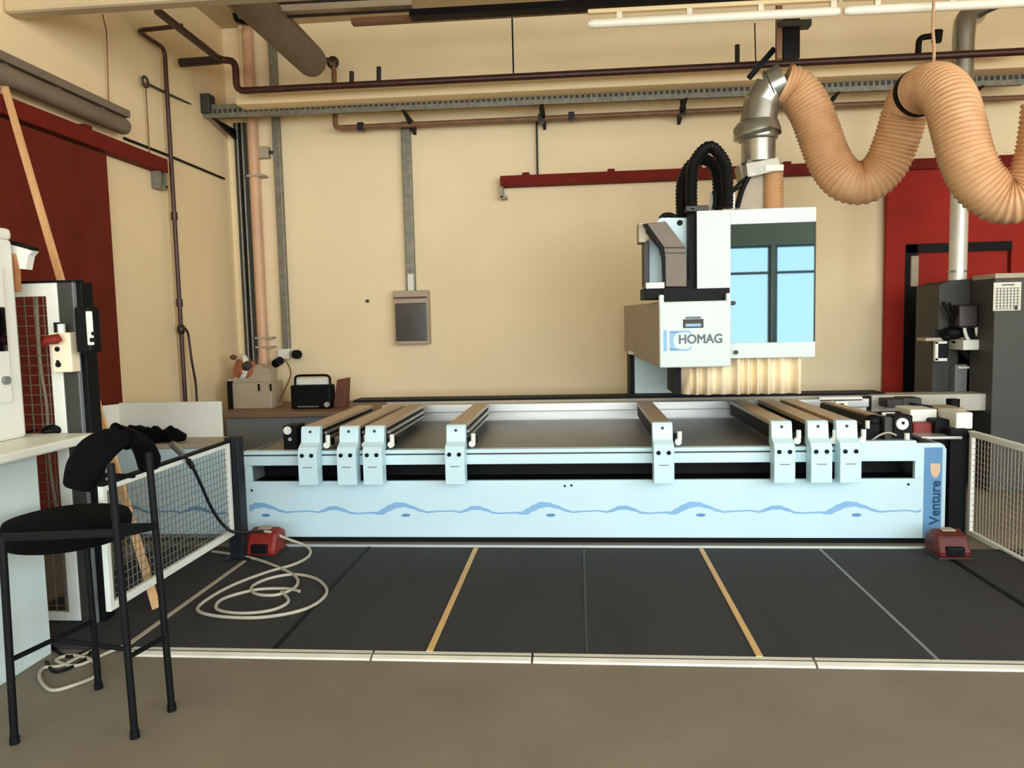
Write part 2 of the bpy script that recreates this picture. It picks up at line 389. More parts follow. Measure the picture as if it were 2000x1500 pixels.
# hanging cables / wires
def wire(name, label, pts, r, m=M_black, cat='cable', group=None):
    return tag(MB().tube(pts, r, 8).build(name, m, smooth=True), label, cat, group)
wire('hanging_cable', 'thin dark cable hanging vertically at the top middle of the wall', [PY(1000, 28, 8.6), PY(1003, 150, 8.6)], .009)
wire('suspension_rod', 'thin rod from the tan pipe down to the dark red rail', [PY(1048, 236, YB-.06), PY(1050, 345, YB-.06)], .012, M_gdark, 'rod')
wire('hanging_cable', 'thin dark cable hanging just left of the galvanised elbow', [PY(1474, 45, 7.6), PY(1476, 122, 7.6)], .006)
wire('hanging_wire', 'thin wire on the left wall above the brown tubular lamp', [PX(200, 28, XL+.1), PX(208, 60, XL+.05), PX(213, 224, XL+.03)], .006, M_pipec, 'wire')
wire('wall_cable', 'black cable along the left wall between the tubular lamp and the corner', [PX(243, 270, XL+.02), PX(330, 304, XL+.02), PX(438, 349, XL+.02)], .013)
t = thing('stay_wire', 'taut wire with a ring eye from the left wall to the cable tray', 'wire', PX(287, 163, XL+.03))
MB().tube([PX(287, 163, XL+.03), PX(330, 184, XL+.03), PY(398, 216, 8.5)], .012, 8).build('wire_line', M_gdark, t, smooth=True)
rc = PX(284, 160, XL+.05); MB().tube([rc+V((0, math.cos(a)*.05, math.sin(a)*.05)) for a in [k*math.pi/6 for k in range(12)]], .012, 8, closed=True).build('ring_eye', M_gdark, t, smooth=True)
MB().tube([rc, PX(292, 300, XL+.03)], .007, 6).build('hanging_chain', M_pipec, t, smooth=True)
# dark perforated hanger with diagonal strut
t = thing('ceiling_hanger', 'dark perforated steel hanger above the galvanised elbow', 'hanger', PY(1545, 60, 7.0))
h0 = PY(1545, 20, 7.0); h1 = PY(1541, 116, 7.0)
MB().box((h0.x-.07, 6.97, h1.z), (h0.x+.07, 7.03, h0.z)).build('channel', M_black, t)
MB().box((h0.x-.13, 6.96, h1.z), (h0.x-.085, 7.02, h0.z+.3)).build('rod', M_pipec, t)
MB().bar(PY(1463, 152, 7.1), PY(1512, 96, 7.1), .05, .05).build('strut', M_black, t)
MB().box((h0.x-.12, 6.94, PY(1545, 56, 7.0).z), (h0.x+.16, 7.05, PY(1545, 44, 7.0).z)).build('bracket', M_gdark, t)
# ------------------------------------------------------------------ conduits in the corner and distribution box
YW = YB-.02
def vert(name, label, px0, y0, px1, y1, w, d, m, cat, round_=False, group=None):
    a = PY(px0, y0, YB-d/2-.002); b = PY(px1, y1, YB-d/2-.002); x = (a.x+b.x)/2
    mb = MB()
    if round_: mb.cyl((x, YB-d/2-.002, b.z), (x, YB-d/2-.002, a.z), w/2)
    else: mb.box((x-w/2, YB-d-.001, b.z), (x+w/2, YB-.001, a.z))
    return tag(mb.build(name, m, smooth=round_, bevel=0 if round_ else .008), label, cat, group)
t = thing('cable_ladder', 'grey cable ladder with bundled cables standing in the left back corner', 'cable ladder', PY(478, 700, YB-.05))
a = PY(466, 240, YB-.05); b = PY(492, 700, YB-.05); x = (a.x+b.x)/2
MB().box((x-.085, YB-.03, b.z), (x+.085, YB-.002, a.z)).build('backplate', M_tray, t)
for k, (dx, r) in enumerate(((-.065, .011), (-.035, .014), (-.002, .012), (.03, .015), (.064, .011))):
    MB().cyl((x+dx, YB-.05, b.z-.02*k), (x+dx, YB-.05, a.z), r, seg=10).build('cable', (M_gdark, M_tray, M_black, M_tray, M_gdark)[k], t, smooth=True)
t = thing('downpipe', 'pinkish cream round pipe up the back wall beside the cable ladder', 'pipe', PY(512, 715, YB-.08))
a = PY(486, 55, YB-.08); b = PY(513, 716, YB-.08); x = (a.x+b.x)/2
MB().cyl((x, YB-.08, b.z), (x, YB-.08, a.z), .062).build('tube', mat('pinkish cream pipe', (214, 170, 134), .5, var=.1, scale=4), t, smooth=True)
for px, y in ((511, 660), (511, 678), (497, 345)):
    q = PY(px, y, YB-.08); MB().box((x-.075, YB-.15, q.z-.012), (x+.14, YB-.001, q.z+.012)).build('clamp', M_beige, t)
t = thing('conduit', 'grey conduit with a socket outlet at its foot, left end of the back wall', 'conduit', PY(562, 690, YB-.05))
a = PY(525, 68, YB-.05); b = PY(565, 684, YB-.05); x = (a.x+b.x)/2
MB().box((x-.045, YB-.075, b.z), (x+.045, YB-.001, a.z)).build('channel', M_tray, t, bevel=.008)
q = PY(560, 692, YB-.08)
MB().box((q.x-.1, YB-.13, q.z-.06), (q.x+.05, YB-.002, q.z+.07)).build('socket_box', M_whitew, t, bevel=.015)
MB().cyl((q.x-.06, YB-.13, q.z-.07), (q.x-.09, YB-.24, q.z-.11), .05).build('plug', M_black, t, smooth=True)
sk = MB(); sk.cyl((q.x+.08, YB-.1, q.z+.0), (q.x+.15, YB-.18, q.z), .045); sk.build('socket', M_galv, t, smooth=True)
MB().cyl((q.x+.15, YB-.18, q.z), (q.x+.2, YB-.22, q.z), .055).build('plug', M_black, t, smooth=True)
MB().tube(smoothpath([q+V((.03,-.14,-.05)), PY(568, 730, 8.7), PY(552, 770, 8.5), PY(545, 786, 8.3)], 6), .009, 8).build('power_cord', M_pipec, t, smooth=True)
jb = PY(513, 298, YB-.06)
t = thing('junction_box', 'small beige junction box between the pink pipe and the grey conduit', 'junction box', jb)
MB().box((jb.x-.08, YB-.09, jb.z-.07), (jb.x+.08, YB-.001, jb.z+.07)).build('box_body', M_beige, t, bevel=.01)
MB().cyl((jb.x+.08, YB-.06, jb.z), (jb.x+.15, YB-.06, jb.z), .018).build('cable_gland', M_gdark, t, smooth=True)
vert('upper_conduit', 'thin cream conduit high in the corner above the cable tray', 470, 22, 474, 178, .06, .06, M_wallL, 'conduit', True)
t = thing('ceiling_bracket', 'black bracket at the top of the thin cream conduit', 'bracket', PY(455, 35, 8.7))
MB().tube(corner([PY(440, 15, 8.6), PY(458, 22, 8.6), PY(462, 40, 8.6), PY(485, 44, 8.6)], .03), .03, 8).build('arm', M_black, t, smooth=True)
# distribution box with conduit
t = thing('distribution_box', 'grey wall distribution box with dark window below a vertical conduit', 'switch box', PY(802, 672, YB-.1))
a = PY(767, 568, YB-.16); b = PY(838, 672, YB-.16)
MB().box((a.x, YB-.15, b.z), (b.x, YB-.001, a.z)).build('housing', M_beige, t, bevel=.012)
wz = PY(800, 592, YB-.16).z; w2 = PY(800, 666, YB-.16).z
MB().box((a.x+.02, YB-.165, w2), (b.x-.015, YB-.148, wz)).build('window', mat('smoked box window', (70, 66, 58), .2, var=.15, scale=9), t, bevel=.01)
MB().box((a.x+.01, YB-.17, wz+.055), (b.x-.01, YB-.148, wz+.075)).build('lid_edge', M_woodd, t)
cx = PY(794, 400, YB-.05).x
c0 = PY(787, 238, YB-.05).z
cx = (a.x+b.x)/2 - .01
MB().box((cx-.055, YB-.075, a.z), (cx+.055, YB-.001, c0)).build('conduit', M_tray, t, bevel=.01)
MB().box((cx-.03, YB-.085, a.z-.01), (cx+.04, YB-.001, a.z+.2)).build('cable_sleeve', M_whitew, t)
s_ = PY(718, 588, YB-.01); tag(MB().cyl((s_.x, YB-.03, s_.z), (s_.x, YB, s_.z), .02).build('wall_anchor', M_gdark, smooth=True), 'tiny dark anchor sticking out of the wall left of the switch box', 'anchor')
# ------------------------------------------------------------------ work bench along the back wall, with its things
zb = PY(560, 805, 7.82).z
xb0, xb1 = PY(432, 800, 7.82).x, PY(1180, 790, 7.82).x
t = thing('workbench', 'long worn wooden bench against the back wall behind the machine', 'bench', ((xb0+xb1)/2, 8.3, 0))
MB().box((xb0, 7.82, zb-.06), (xb1, YB-.02, zb)).build('bench_top', M_bench, t, bevel=.01)
MB().box((xb0+.03, 7.86, .05), (xb1, 7.9, zb-.06)).build('front_panel', M_grey, t)
for x in (xb0+.05, (xb0+xb1)/2, xb1-.1): MB().box((x, 8.6, 0), (x+.08, 8.7, zb-.06)).build('leg', M_gdark, t)
# mitre saw on a box
Ys = 8.2
t = thing('saw_crate', 'grey metal crate on the bench in the corner, under the saw', 'crate', PY(490, 785, Ys))
a = PY(452, 748, Ys); b = PY(531, 785, Ys)
MB().box((a.x, Ys, zb), (b.x, Ys+.35, a.z)).build('crate_body', M_beige, t, bevel=.01)
MB().box((a.x-.04, Ys-.03, zb), (a.x+.01, Ys+.02, a.z+.02)).build('corner_post', M_black, t)
for px in (506, 529): 
    q = PY(px, 755, Ys); MB().box((q.x-.01, Ys-.012, q.z-.05), (q.x+.01, Ys, q.z+.03)).build('latch', M_black, t)
t = thing('mitre_saw', 'tilted rusty orange and cream saw on the grey crate', 'saw', PY(480, 745, Ys+.1))
q = PY(474, 722, Ys+.1)
MB().cyl(q+V((-.05, -.03, .02)), q+V((.07, .1, -.02)), .11).build('motor', M_orange, t, smooth=True)
MB().cyl(q+V((-.06, .02, .03)), q+V((-.02, .06, .02)), .155).build('blade_guard', M_whitew, t, smooth=True)
MB().cyl(q+V((.05,-.05,.03)), q+V((.11,-.08,.06)), .05).build('knob', M_gdark, t, smooth=True)
MB().prism([PY(445, 748, Ys+.1), PY(528, 748, Ys+.1), PY(528, 722, Ys+.1), PY(500, 712, Ys+.1), PY(478, 738, Ys+.1), PY(446, 740, Ys+.1)], (0, .2, 0)).build('saw_base', M_beige, t)
MB().ball(PY(456, 698, Ys+.1), .04, .04, .03).build('handle', M_woodd, t, smooth=True)
# radio
t = thing('radio', 'black portable radio with a carrying handle on the bench', 'radio', PY(605, 780, 8.1))
a = PY(566, 753, 8.1); b = PY(646, 783, 8.1)
MB().box((a.x, 8.1, zb), (b.x, 8.28, a.z)).build('radio_body', M_black, t, bevel=.02)
h = [V((a.x+.03, 8.19, a.z-.01)), V((a.x+.03, 8.19, a.z+.085)), V((a.x+.07, 8.19, a.z+.105)), V((b.x-.07, 8.19, a.z+.105)), V((b.x-.03, 8.19, a.z+.085)), V((b.x-.03, 8.19, a.z-.01))]
MB().tube(corner(h, .03), .014, 8).build('handle', M_black, t, smooth=True)
MB().box((a.x+.04, 8.2, a.z), (b.x-.04, 8.26, a.z+.07)).build('antenna_panel', M_whitew, t)
MB().box((a.x+.08, 8.094, zb+.02), (b.x-.14, 8.102, zb+.035)).build('tuning_strip', M_tray, t)
MB().cyl((b.x-.04, 8.07, zb+.05), (b.x-.04, 8.1, zb+.05), .03).build('dial', M_alu, t, smooth=True)
a = PY(648, 742, 8.2); b = PY(676, 782, 8.2)
tag(MB().prism([(a.x, 8.2, zb), (b.x-.01, 8.2, zb), (b.x+.02, 8.2, a.z+.02), (a.x+.06, 8.2, a.z)], (0, .14, 0)).build('wood_block', M_woodd, bevel=.006), 'leaning reddish brown wooden block at the right side of the radio', 'block')
# ------------------------------------------------------------------ machine bed
YM = 5.65
def mx(px, py=1000): return PY(px, py, YM).x
def mz(py, px=1128): return PY(px, py, YM).z
x0, x1 = mx(482), mx(1850)
zS0, zS1 = mz(938), mz(905)
zT = mz(872); zK = mz(1050)
bed = thing('router_bed', 'long white base of the woodworking machine with a black slot and blue wave', 'machine', ((x0+x1)/2, YM+.9, 0))
xr = mx(1787, 920); xl = mx(490, 920)
fp = MB(); fp.box((x0, YM, zK), (x1-.05, YM+.04, zS0)); fp.box((xr, YM, zS0), (x1-.05, YM+.04, zT)); fp.box((x0, YM, zS0), (xl, YM+.04, zS1))
fp.prism([(x1-.05, YM, zK), (x1, YM+.03, zK), (x1, YM+.03, zT-.05), (x1-.02, YM+.02, zT-.02), (x1-.05, YM, zT)], (0, .04, 0))
fpo = fp.build('front_panel', M_white, bed, bevel=.004)
xs_ = mx(1682, 890)
rlm = MB(); rlm.box((x0, YM-.012, zS1), (xs_, YM+.05, zS1+.075)); rlm.box((x0, YM+.012, zS1+.07), (xs_, YM+.05, zT-.045)); rlm.box((x0, YM-.006, zT-.045), (xs_, YM+.07, zT-.015))
rlo = rlm.build('guide_rail', M_white, bed, bevel=.004)
MB().box((x0, YM+.004, zT-.062), (xs_, YM+.02, zT-.045)).build('groove', M_gdark, rlo)
MB().box((xs_, YM+.001, zS1), (xr+.01, YM+.05, zT+.02)).build('end_panel', M_white, bed, bevel=.004)
MB().box((xl-.02, YM+.3, zS0-.03), (xr+.02, YM+.32, zS1+.05)).build('slot_back', M_black, bed)
MB().box((xl-.02, YM+.045, zS0-.03), (xr+.02, YM+.3, zS0-.012)).build('slot_floor', M_black, bed)
MB().box((xl-.02, YM+.06, zS1+.02), (xr+.02, YM+.32, zS1+.05)).build('slot_roof', M_black, bed)
MB().box((x0+.05, YM+.004, 0), (x1-.05, YM+1.7, zK-.001)).build('plinth', M_black, bed)
MB().box((x0, YM+.04, zK), (x0+.03, YM+1.75, .72)).build('end_plate', M_grey, bed)
MB().box((x1-.08, YM+.04, zK), (x1-.05, YM+1.75, zT)).build('end_plate', M_grey, bed)
zd = .70
MB().prism([(x0+.03, YM+.07, zd), (x0+.03, YM+1.64, zd+.04), (x0+.03, YM+1.64, zd+.01), (x0+.03, YM+.07, zd-.03)], (x1-x0-.12, 0, 0)).build('chip_tray', M_steel, bed)
xa0, xa1 = PY(745, 780, 7.3).x, PY(1900, 780, 7.3).x
zb2 = PY(1100, 787, 7.3).z
bk = MB(); bk.box((xa0, 7.3, zb2-.08), (PY(1690, 780, 7.4).x, 7.359, zb2-.0)); bk.box((xa0, 7.36, .1), (PY(1690, 780, 7.4).x, 7.5, zb2-.02))
bk.build('rear_rail', M_alu, bed, bevel=.006)
zb3 = PY(1100, 778, 7.5).z
xe_ = PY(1728, 780, 7.5).x
MB().box((xa0-.0, 7.5, .05), (xe_, 7.75, zb3-.012)).build('rear_cover', M_beige, bed)
MB().box((PY(690, 780, 7.5).x, 7.5, zb3-.012), (xe_, 7.78, zb3+.012)).build('rear_edge', M_black, bed)
# screws
for px, py in ((492, 958), (1103, 949), (1116, 948), (1774, 946)):
    c = PY(px, py, YM); MB().cyl((c.x, YM-.003, c.z), (c.x, YM+.01, c.z), .009, seg=12).build('screw', M_black, fpo)
# wave stripe
zw = mz(1000); u = mz(999) - mz(1000)
def wave_mesh(xa, xb, y):
    prof = [(-60, 1, 3.5), (-48, 2, 6), (-38, -1, 12), (-25, -8, 13), (-10, -14, 12), (5, -14.5, 9), (22, -10, 7), (40, -3, 5), (52, 0, 3.5), (75, -1.5, 3), (100, -2.5, 3), (118, 0, 3.5), (128, -3, 6), (142, -8, 8), (156, -8.5, 8), (170, -4.5, 6.5), (186, 1.5, 4), (200, 2.5, 3), (215, 1.5, 3), (228, 1, 3.5)]
    pts = []; pk = 510 - 288*2
    s = (mx(1662)-mx(510))/(4*288.5)
    while pk < 1900:
        for dx, c, th in prof[:-1]:
            pts.append((mx(510) + (pk+dx-510)*s, zw - c*u, th*u))
        pk += 288.5
    mb = MB(); pts = [p for p in pts if xa <= p[0] <= xb]
    sm = []
    for i in range(len(pts)-1):
        for k in range(4):
            t = k/4; t2 = t*t*(3-2*t); sm.append(tuple(pts[i][j]*(1-(t if j == 0 else t2)) + pts[i+1][j]*(t if j == 0 else t2) for j in range(3)))
    for p, q in zip(sm, sm[1:]):
        v = [mb.bm.verts.new(w) for w in ((p[0], y, p[1]-p[2]/2), (q[0], y, q[1]-q[2]/2), (q[0], y, q[1]+q[2]/2), (p[0], y, p[1]+p[2]/2))]
        mb.bm.faces.new(v)
    bmesh.ops.remove_doubles(mb.bm, verts=mb.bm.verts[:], dist=1e-5)
    r = bmesh.ops.extrude_face_region(mb.bm, geom=mb.bm.faces[:])
    for v in r['geom']:
        if isinstance(v, bmesh.types.BMVert): v.co.y += .0025
    return mb
xst = mx(1803)
wave_mesh(x0+.01, xst+.02, YM-.002).build('wave_stripe', M_bluel, fpo)
s = (mx(1662)-mx(510))/(4*288.5)
for k in range(5):
    cx = mx(510) + (288.5*k+10)*s
    if cx < xst-.05:
        b = MB(); r = b.tube([(0, -.002, 0), (0, .002, 0)], 1, 18)
        for v in b.bm.verts: v.co = V((cx + v.co.x*.036, YM-.001+v.co.y*.8, zw-6*u + v.co.z*.013))
        b.build('wave_dot', M_blue, fpo)
nbd = MB().box((xst, YM-.003, zK+.005), (mx(1838), YM+.002, zT-.03)).build('name_band', M_blue, bed)
text_mesh('Venture', 'lettering', M_blued, nbd, .1, (mx(1834, 1010), YM-.0045, mz(1024, 1820)), (0, 0, 1), (-1, 0, 0), bold=.0022)
c = PY(1826, 918, YM)
b = MB(); b.prism([(c.x+dx, YM-.006, c.z+dz) for dx, dz in ((-.035, .05), (.035, .05), (.035, -.01), (.02, -.045), (0, -.06), (-.02, -.045), (-.035, -.01))], (0, .004, 0)); b.build('emblem', mat('pale orange emblem', (214, 180, 150), .5), nbd)
# ------------------------------------------------------------------ support beams (eight)
def make_beam():
    t = thing('support_beam', 'x', 'support beam', (0, 0, 0), 'support beams across the machine bed')
    zc = mz(826)
    def Wb(y, w=.075): return w
    prof = [(YM-.14, zS0-.0), (YM-.14, zT-.005), (YM-.12, zT+.03), (YM-.06, zT+.06), (YM-.045, zc-.02), (YM-.03, zc), (YM+.02, zc), (YM+.02, zT+.0), (YM-.02, zT-.0), (YM-.02, zS0-.0)]
    fbk = MB().prism([(-.075, y, z) for y, z in prof], (.15, 0, 0)).build('front_bracket', M_white, t, bevel=.004)
    b = MB(); b.box((-.07, YM+.02, zc-.035), (.07, 7.15, zc)); b.build('beam_top', M_beamt, t, bevel=.004)
    b = MB(); b.box((-.062, YM+.02, zc-.14), (.062, 7.15, zc-.035)); b.build('beam_body', M_black, t)
    b = MB(); b.box((.062, YM+.1, zc-.08), (.08, 7.1, zc-.06)); b.box((.062, YM+.1, zc-.12), (.085, 7.1, zc-.105)); b.build('side_rail', M_alu, t)
    for dx in (-.04, .035):
        MB().cyl((dx, YM-.146, zT-.03), (dx, YM-.13, zT-.03), .016, seg=14).build('bolt_hole', M_black, fbk)
    MB().cyl((0, YM-.05, zc-.04), (0, YM-.03, zc-.04), .012, seg=12).build('top_screw', M_gdark, fbk)
    MB().box((-.035, YM-.143, zS1+.005), (.035, YM-.139, zS1+.012)).build('scribe_line', M_grey, fbk)
    b = MB(); b.box((.08, YM-.0, zc-.16), (.15, YM+.09, zc-.1)); b.build('stop_block', M_black, t, bevel=.008)
    b = MB(); b.cyl((.13, YM-.02, zc-.135), (.13, YM-.02, zc-.07), .018); b.cyl((.12, YM-.03, zc-.15), (.12, YM+.02, zc-.15), .025)
    b.build('stop_pin', M_whitew, t, smooth=True)
    return t
beam_px = (600, 676, 727, 888, 1297, 1533, 1605, 1662)
beam_lb = ('leftmost support beam with white bracket, next to the dark clamp', 'second support beam from the left, in the left cluster of three', 'third support beam from the left, right one of the left cluster',
 'lone support beam left of the centre of the machine', 'lone support beam below the printed head, right of centre', 'left one of the three support beams under the curtain side',
 'middle one of the three support beams at the right', 'rightmost support beam, next to the clamp hardware')
pb = make_beam()
for i, (px, lb) in enumerate(zip(beam_px, beam_lb)):
    o = pb if i == 0 else copy_tree(pb)
    o.location = (PY(px, 900, YM-.14).x, 0, 0); o['label'] = lb
# dark clamp at left of first beam
t = thing('pneumatic_clamp', 'dark clamp block with a white round dial left of the first beam', 'clamp', PY(565, 868, 5.75))
a = PY(552, 832, 5.75); b = PY(580, 868, 5.75)
MB().box((a.x, 5.75, zT-.03), (b.x, 5.95, a.z)).build('clamp_body', M_black, t, bevel=.006)
c = PY(561, 841, 5.74); MB().cyl(c, c+V((0, .03, 0)), .033).build('dial', M_whitew, t, smooth=True)
c = PY(566, 858, 5.74); MB().cyl(c, c+V((0, .03, 0)), .015).build('pin', M_alu, t, smooth=True)
# ------------------------------------------------------------------ clamp hardware at the right end of the bed
def bx(t, name, p0, p1, Y, d, m, bev=.005):
    a = PY(p0[0], p0[1], Y); b = PY(p1[0], p1[1], Y)
    return MB().box((a.x, Y, b.z), (b.x, Y+d, a.z)).build(name, m, t, bevel=bev)
t = thing('air_unit', 'black air preparation unit with a round white gauge on the bed end', 'air unit', PY(1745, 865, 5.85))
bx(t, 'valve_block', (1746, 812), (1782, 858), 5.85, .15, M_black)
bx(t, 'regulator', (1728, 815), (1748, 860), 5.87, .12, M_gdark)
c = PY(1763, 828, 5.83); gg_ = MB().cyl(c, c+V((0, .04, 0)), .045).build('gauge', M_whitew, t, smooth=True)
c = PY(1763, 828, 5.825); MB().box((c.x-.004, 5.825, c.z-.004), (c.x+.015, 5.83, c.z+.018)).build('gauge_needle', M_black, gg_)
c = PY(1771, 856, 5.84); MB().cyl(c-V((0,0,.02)), c+V((0, 0, .04)), .02).build('filter_cap', M_whitew, t, smooth=True)
MB().tube(smoothpath([PY(1700, 862, 5.84), PY(1718, 850, 5.82), PY(1735, 845, 5.82), PY(1750, 850, 5.84)], 6), .008, 8).build('air_line', M_cable, t, smooth=True)
bx(t, 'mounting_foot', (1728, 856), (1782, 869), 5.85, .2, M_gdark)
t = thing('clamp_cylinder', 'black rounded clamp cylinder with a white tip behind the rightmost beam', 'clamp', PY(1700, 865, 5.9))
bx(t, 'cylinder_body', (1682, 828), (1722, 864), 5.9, .14, M_black, .02)
c = PY(1698, 816, 5.9); MB().ball(PY(1705, 822, 5.96), .07, .06, .05).build('cap', M_black, t, smooth=True)
c = PY(1694, 829, 5.88); MB().cyl(c-V((0,0,.03)), c+V((0, 0, .03)), .017).build('tip', M_whitew, t, smooth=True)
bx(t, 'foot_plate', (1684, 858), (1735, 871), 5.86, .25, M_gdark)
t = thing('stop_rail', 'dark stop rail with pale bracket running back behind the right beams', 'stop rail', PY(1690, 815, 6.2))
a = PY(1716, 824, 6.0); b = PY(1655, 792, 7.1)
MB().bar(V((a.x, 6.0, a.z)), V((a.x-.05, 7.1, a.z)), .1, .06).build('rail_bar', M_gdark, t)
MB().bar(V((a.x, 6.02, a.z+.04)), V((a.x-.05, 7.1, a.z+.04)), .08, .015).build('rail_cover', M_beamt, t)
bx(t, 'bracket', (1724, 806), (1748, 852), 6.0, .03, M_whitew)
bx(t, 'slot', (1736, 812), (1744, 830), 5.99, .01, M_black, 0)
bx(t, 'clip', (1632, 784), (1656, 805), 6.9, .05, M_whitew)
bx(t, 'clip_slot', (1640, 788), (1648, 802), 6.89, .01, M_black, 0)
t = thing('drive_housing', 'white and red drive housing on the right end of the machine bed', 'drive unit', PY(1810, 862, 6.1))
bx(t, 'white_cover', (1778, 800), (1830, 828), 6.2, .3, M_whitew, .01)
bx(t, 'red_motor', (1784, 826), (1830, 850), 6.1, .2, M_redp, .02)
bx(t, 'black_motor', (1826, 820), (1872, 856), 6.05, .25, M_black, .02)
bx(t, 'grey_plate', (1864, 812), (1886, 858), 6.0, .3, M_grey)
bx(t, 'end_cap', (1868, 806), (1900, 838), 5.95, .3, M_whitew, .01)
bx(t, 'lid', (1836, 798), (1888, 820), 6.3, .3, M_beige, .02)
bx(t, 'shelf', (1800, 853), (1880, 858), 5.9, .5, M_alu)
bx(t, 'base', (1790, 858), (1880, 872), 5.95, .5, M_black)
b = MB(); c0 = PY(1755, 800, 6.4)
b.bar(PY(1722, 808, 6.4), PY(1800, 806, 6.4), .08, .03); b.bar(PY(1780, 790, 6.5), PY(1818, 796, 6.5), .1, .03); b.build('cable_bundle', M_black, t)
c = PY(1861, 790, 7.0); MB().cyl(c-V((0,0,.12)), c+V((0,0,.05)), .055).build('black_knob', M_black, t, smooth=True)
t = thing('rear_conveyor', 'long pale grey side table behind the right end of the machine', 'table', PY(1820, 800, 7.4))
a = PY(1702, 772, 7.4); b = PY(1938, 802, 7.4)
MB().box((a.x, 7.4, b.z), (b.x, 7.65, a.z)).build('table_beam', mat('pale grey table paint', (178, 174, 160), .5, var=.1, scale=7), t, bevel=.01)
bx(t, 'dark_end', (1686, 775), (1702, 800), 7.38, .1, M_black)
MB().box((a.x+.1, 7.45, 0), (a.x+.2, 7.6, b.z)).build('leg', M_gdark, t)
MB().box((b.x-.3, 7.45, 0), (b.x-.2, 7.6, b.z)).build('leg', M_gdark, t)
bx(t, 'fitting', (1733, 780), (1764, 796), 7.2, .2, M_pipeb)
bx(t, 'fitting', (1764, 778), (1800, 792), 7.2, .2, M_gdark)
bx(t, 'bright_bar', (1600, 776), (1685, 783), 7.3, .08, M_whitew)
# ------------------------------------------------------------------ gantry head
YH = 6.3
gh = thing('machining_head', 'white machining head with glazed hood, printed front box and cream curtain', 'machining head', PY(1430, 760, 7.0))
YC = 6.42
def hz(px, py, Y=YC): q = PY(px, py, Y); return q
a = hz(1361, 412); b = hz(1592, 697)
gx0 = hz(1427, 600).x; gz1 = hz(1500, 436).z; gz0 = hz(1500, 669).z
hd = MB(); hd.box((a.x, YC, b.z), (gx0, YC+.03, a.z)); hd.box((gx0, YC, gz1), (b.x, YC+.03, a.z)); hd.box((gx0, YC, b.z), (b.x, YC+.03, gz0))
hd.build('hood_frame', M_whiteh, gh, bevel=.003)
MB().box((gx0-.01, YC+.008, gz0-.01), (b.x, YC+.022, gz1+.01)).build('viewing_window', M_glass, gh)
MB().box((b.x-.012, YC+.004, gz0), (b.x, YC+.03, gz1)).build('window_edge', M_gdark, gh)
MB().box((a.x+.01, YC+.03, b.z+.02), (b.x-.01, YC+1.0, a.z-.01)).build('hood_body', M_whitew, gh, bevel=.01)
q = hz(1352, 500); MB().box((q.x-.02, YC+.06, b.z+.3), (a.x+.01, YC+.8, a.z-.02)).build('side_gap', M_black, gh)
for px, py in ((1437, 688), (1432, 592)):
    q = hz(px, py); MB().cyl((q.x, YC-.02, q.z), (q.x, YC+.005, q.z), .018).build('latch', M_gdark, gh, smooth=True)
# front box
a = PY(1287, 590, YH); b = PY(1427, 716, YH)
ra = PY(1240, 597, 8.2); rb = PY(1240, 686, 8.2); rx = PY(1219, 640, 8.2).x
fb = MB()
fr_ = [V((a.x, YH, b.z)), V((b.x, YH, b.z)), V((b.x, YH, a.z)), V((a.x, YH, a.z))]
MB().box((a.x, YH-.02, b.z), (b.x, YH+.02, a.z)).build('printed_panel', M_whiteh, gh, bevel=.012)
bm_ = fb.bm
f0 = [bm_.verts.new(p) for p in (V((a.x, YH+.02, b.z)), V((b.x, YH+.02, b.z)), V((b.x, YH+.02, a.z)), V((a.x, YH+.02, a.z)))]
f1 = [bm_.verts.new(p) for p in (V((rx, 8.2, rb.z)), V((b.x+.3, 8.2, rb.z)), V((b.x+.3, 8.2, ra.z)), V((rx, 8.2, ra.z)))]
bm_.faces.new(f0[::-1]); bm_.faces.new(f1)
for i in range(4): bm_.faces.new((f0[i], f0[(i+1) % 4], f1[(i+1) % 4], f1[i]))
fb.build('cantilever_arm', M_beige, gh, bevel=.01)
MB().box((a.x-.002, YH-.022, a.z-.06), (a.x+.04, YH+.03, a.z+.06)).build('corner_ear', M_whiteh, gh, bevel=.01)
MB().box((b.x-.04, YH-.022, a.z-.06), (b.x+.0, YH+.03, a.z+.06)).build('corner_ear', M_whiteh, gh, bevel=.01)
# gap behind panel top
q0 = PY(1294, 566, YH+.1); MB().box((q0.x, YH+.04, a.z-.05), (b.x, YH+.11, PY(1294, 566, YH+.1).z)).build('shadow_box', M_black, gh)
# logo and small plate
s = (b.x-a.x)/140
def lp_(px, py): return PY(px, py, YH-.021)
pp = [x for x in bpy.data.objects if x.name.startswith('printed_panel')][0]
o = lp_(1325, 671)
text_mesh('HOMAG', 'lettering', M_letter, pp, .105, (o.x, YH-.0225, o.z), (1, 0, 0), (0, 0, 1), bold=.0022, sx=.92)
b1 = MB()
q = lp_(1296, 645); w = lp_(1303, 686); b1.box((q.x, YH-.0225, w.z), (w.x, YH-.019, q.z)); b1.build('logo_bar', M_bluel, pp)
b2 = MB(); q = lp_(1308, 646); w = lp_(1352, 685)
cz = (q.z+w.z)/2; hh = (q.z-w.z)/2
ri = hh-.024; xc = q.x + .03 + ri
for z1_, z2_ in ((cz+hh-.016, cz+hh), (cz-hh, cz-hh+.016)): b2.box((q.x, YH-.0225, z1_), (w.x-.03, YH-.019, z2_))
for sg in (1, -1): b2.prism([(w.x-.03, YH-.0225, cz+sg*(hh-.016)), (w.x-.03, YH-.0225, cz+sg*hh), (w.x, YH-.0225, cz+sg*(hh-.026)), (w.x-.008, YH-.0225, cz+sg*(hh-.034))], (0, .0035, 0))
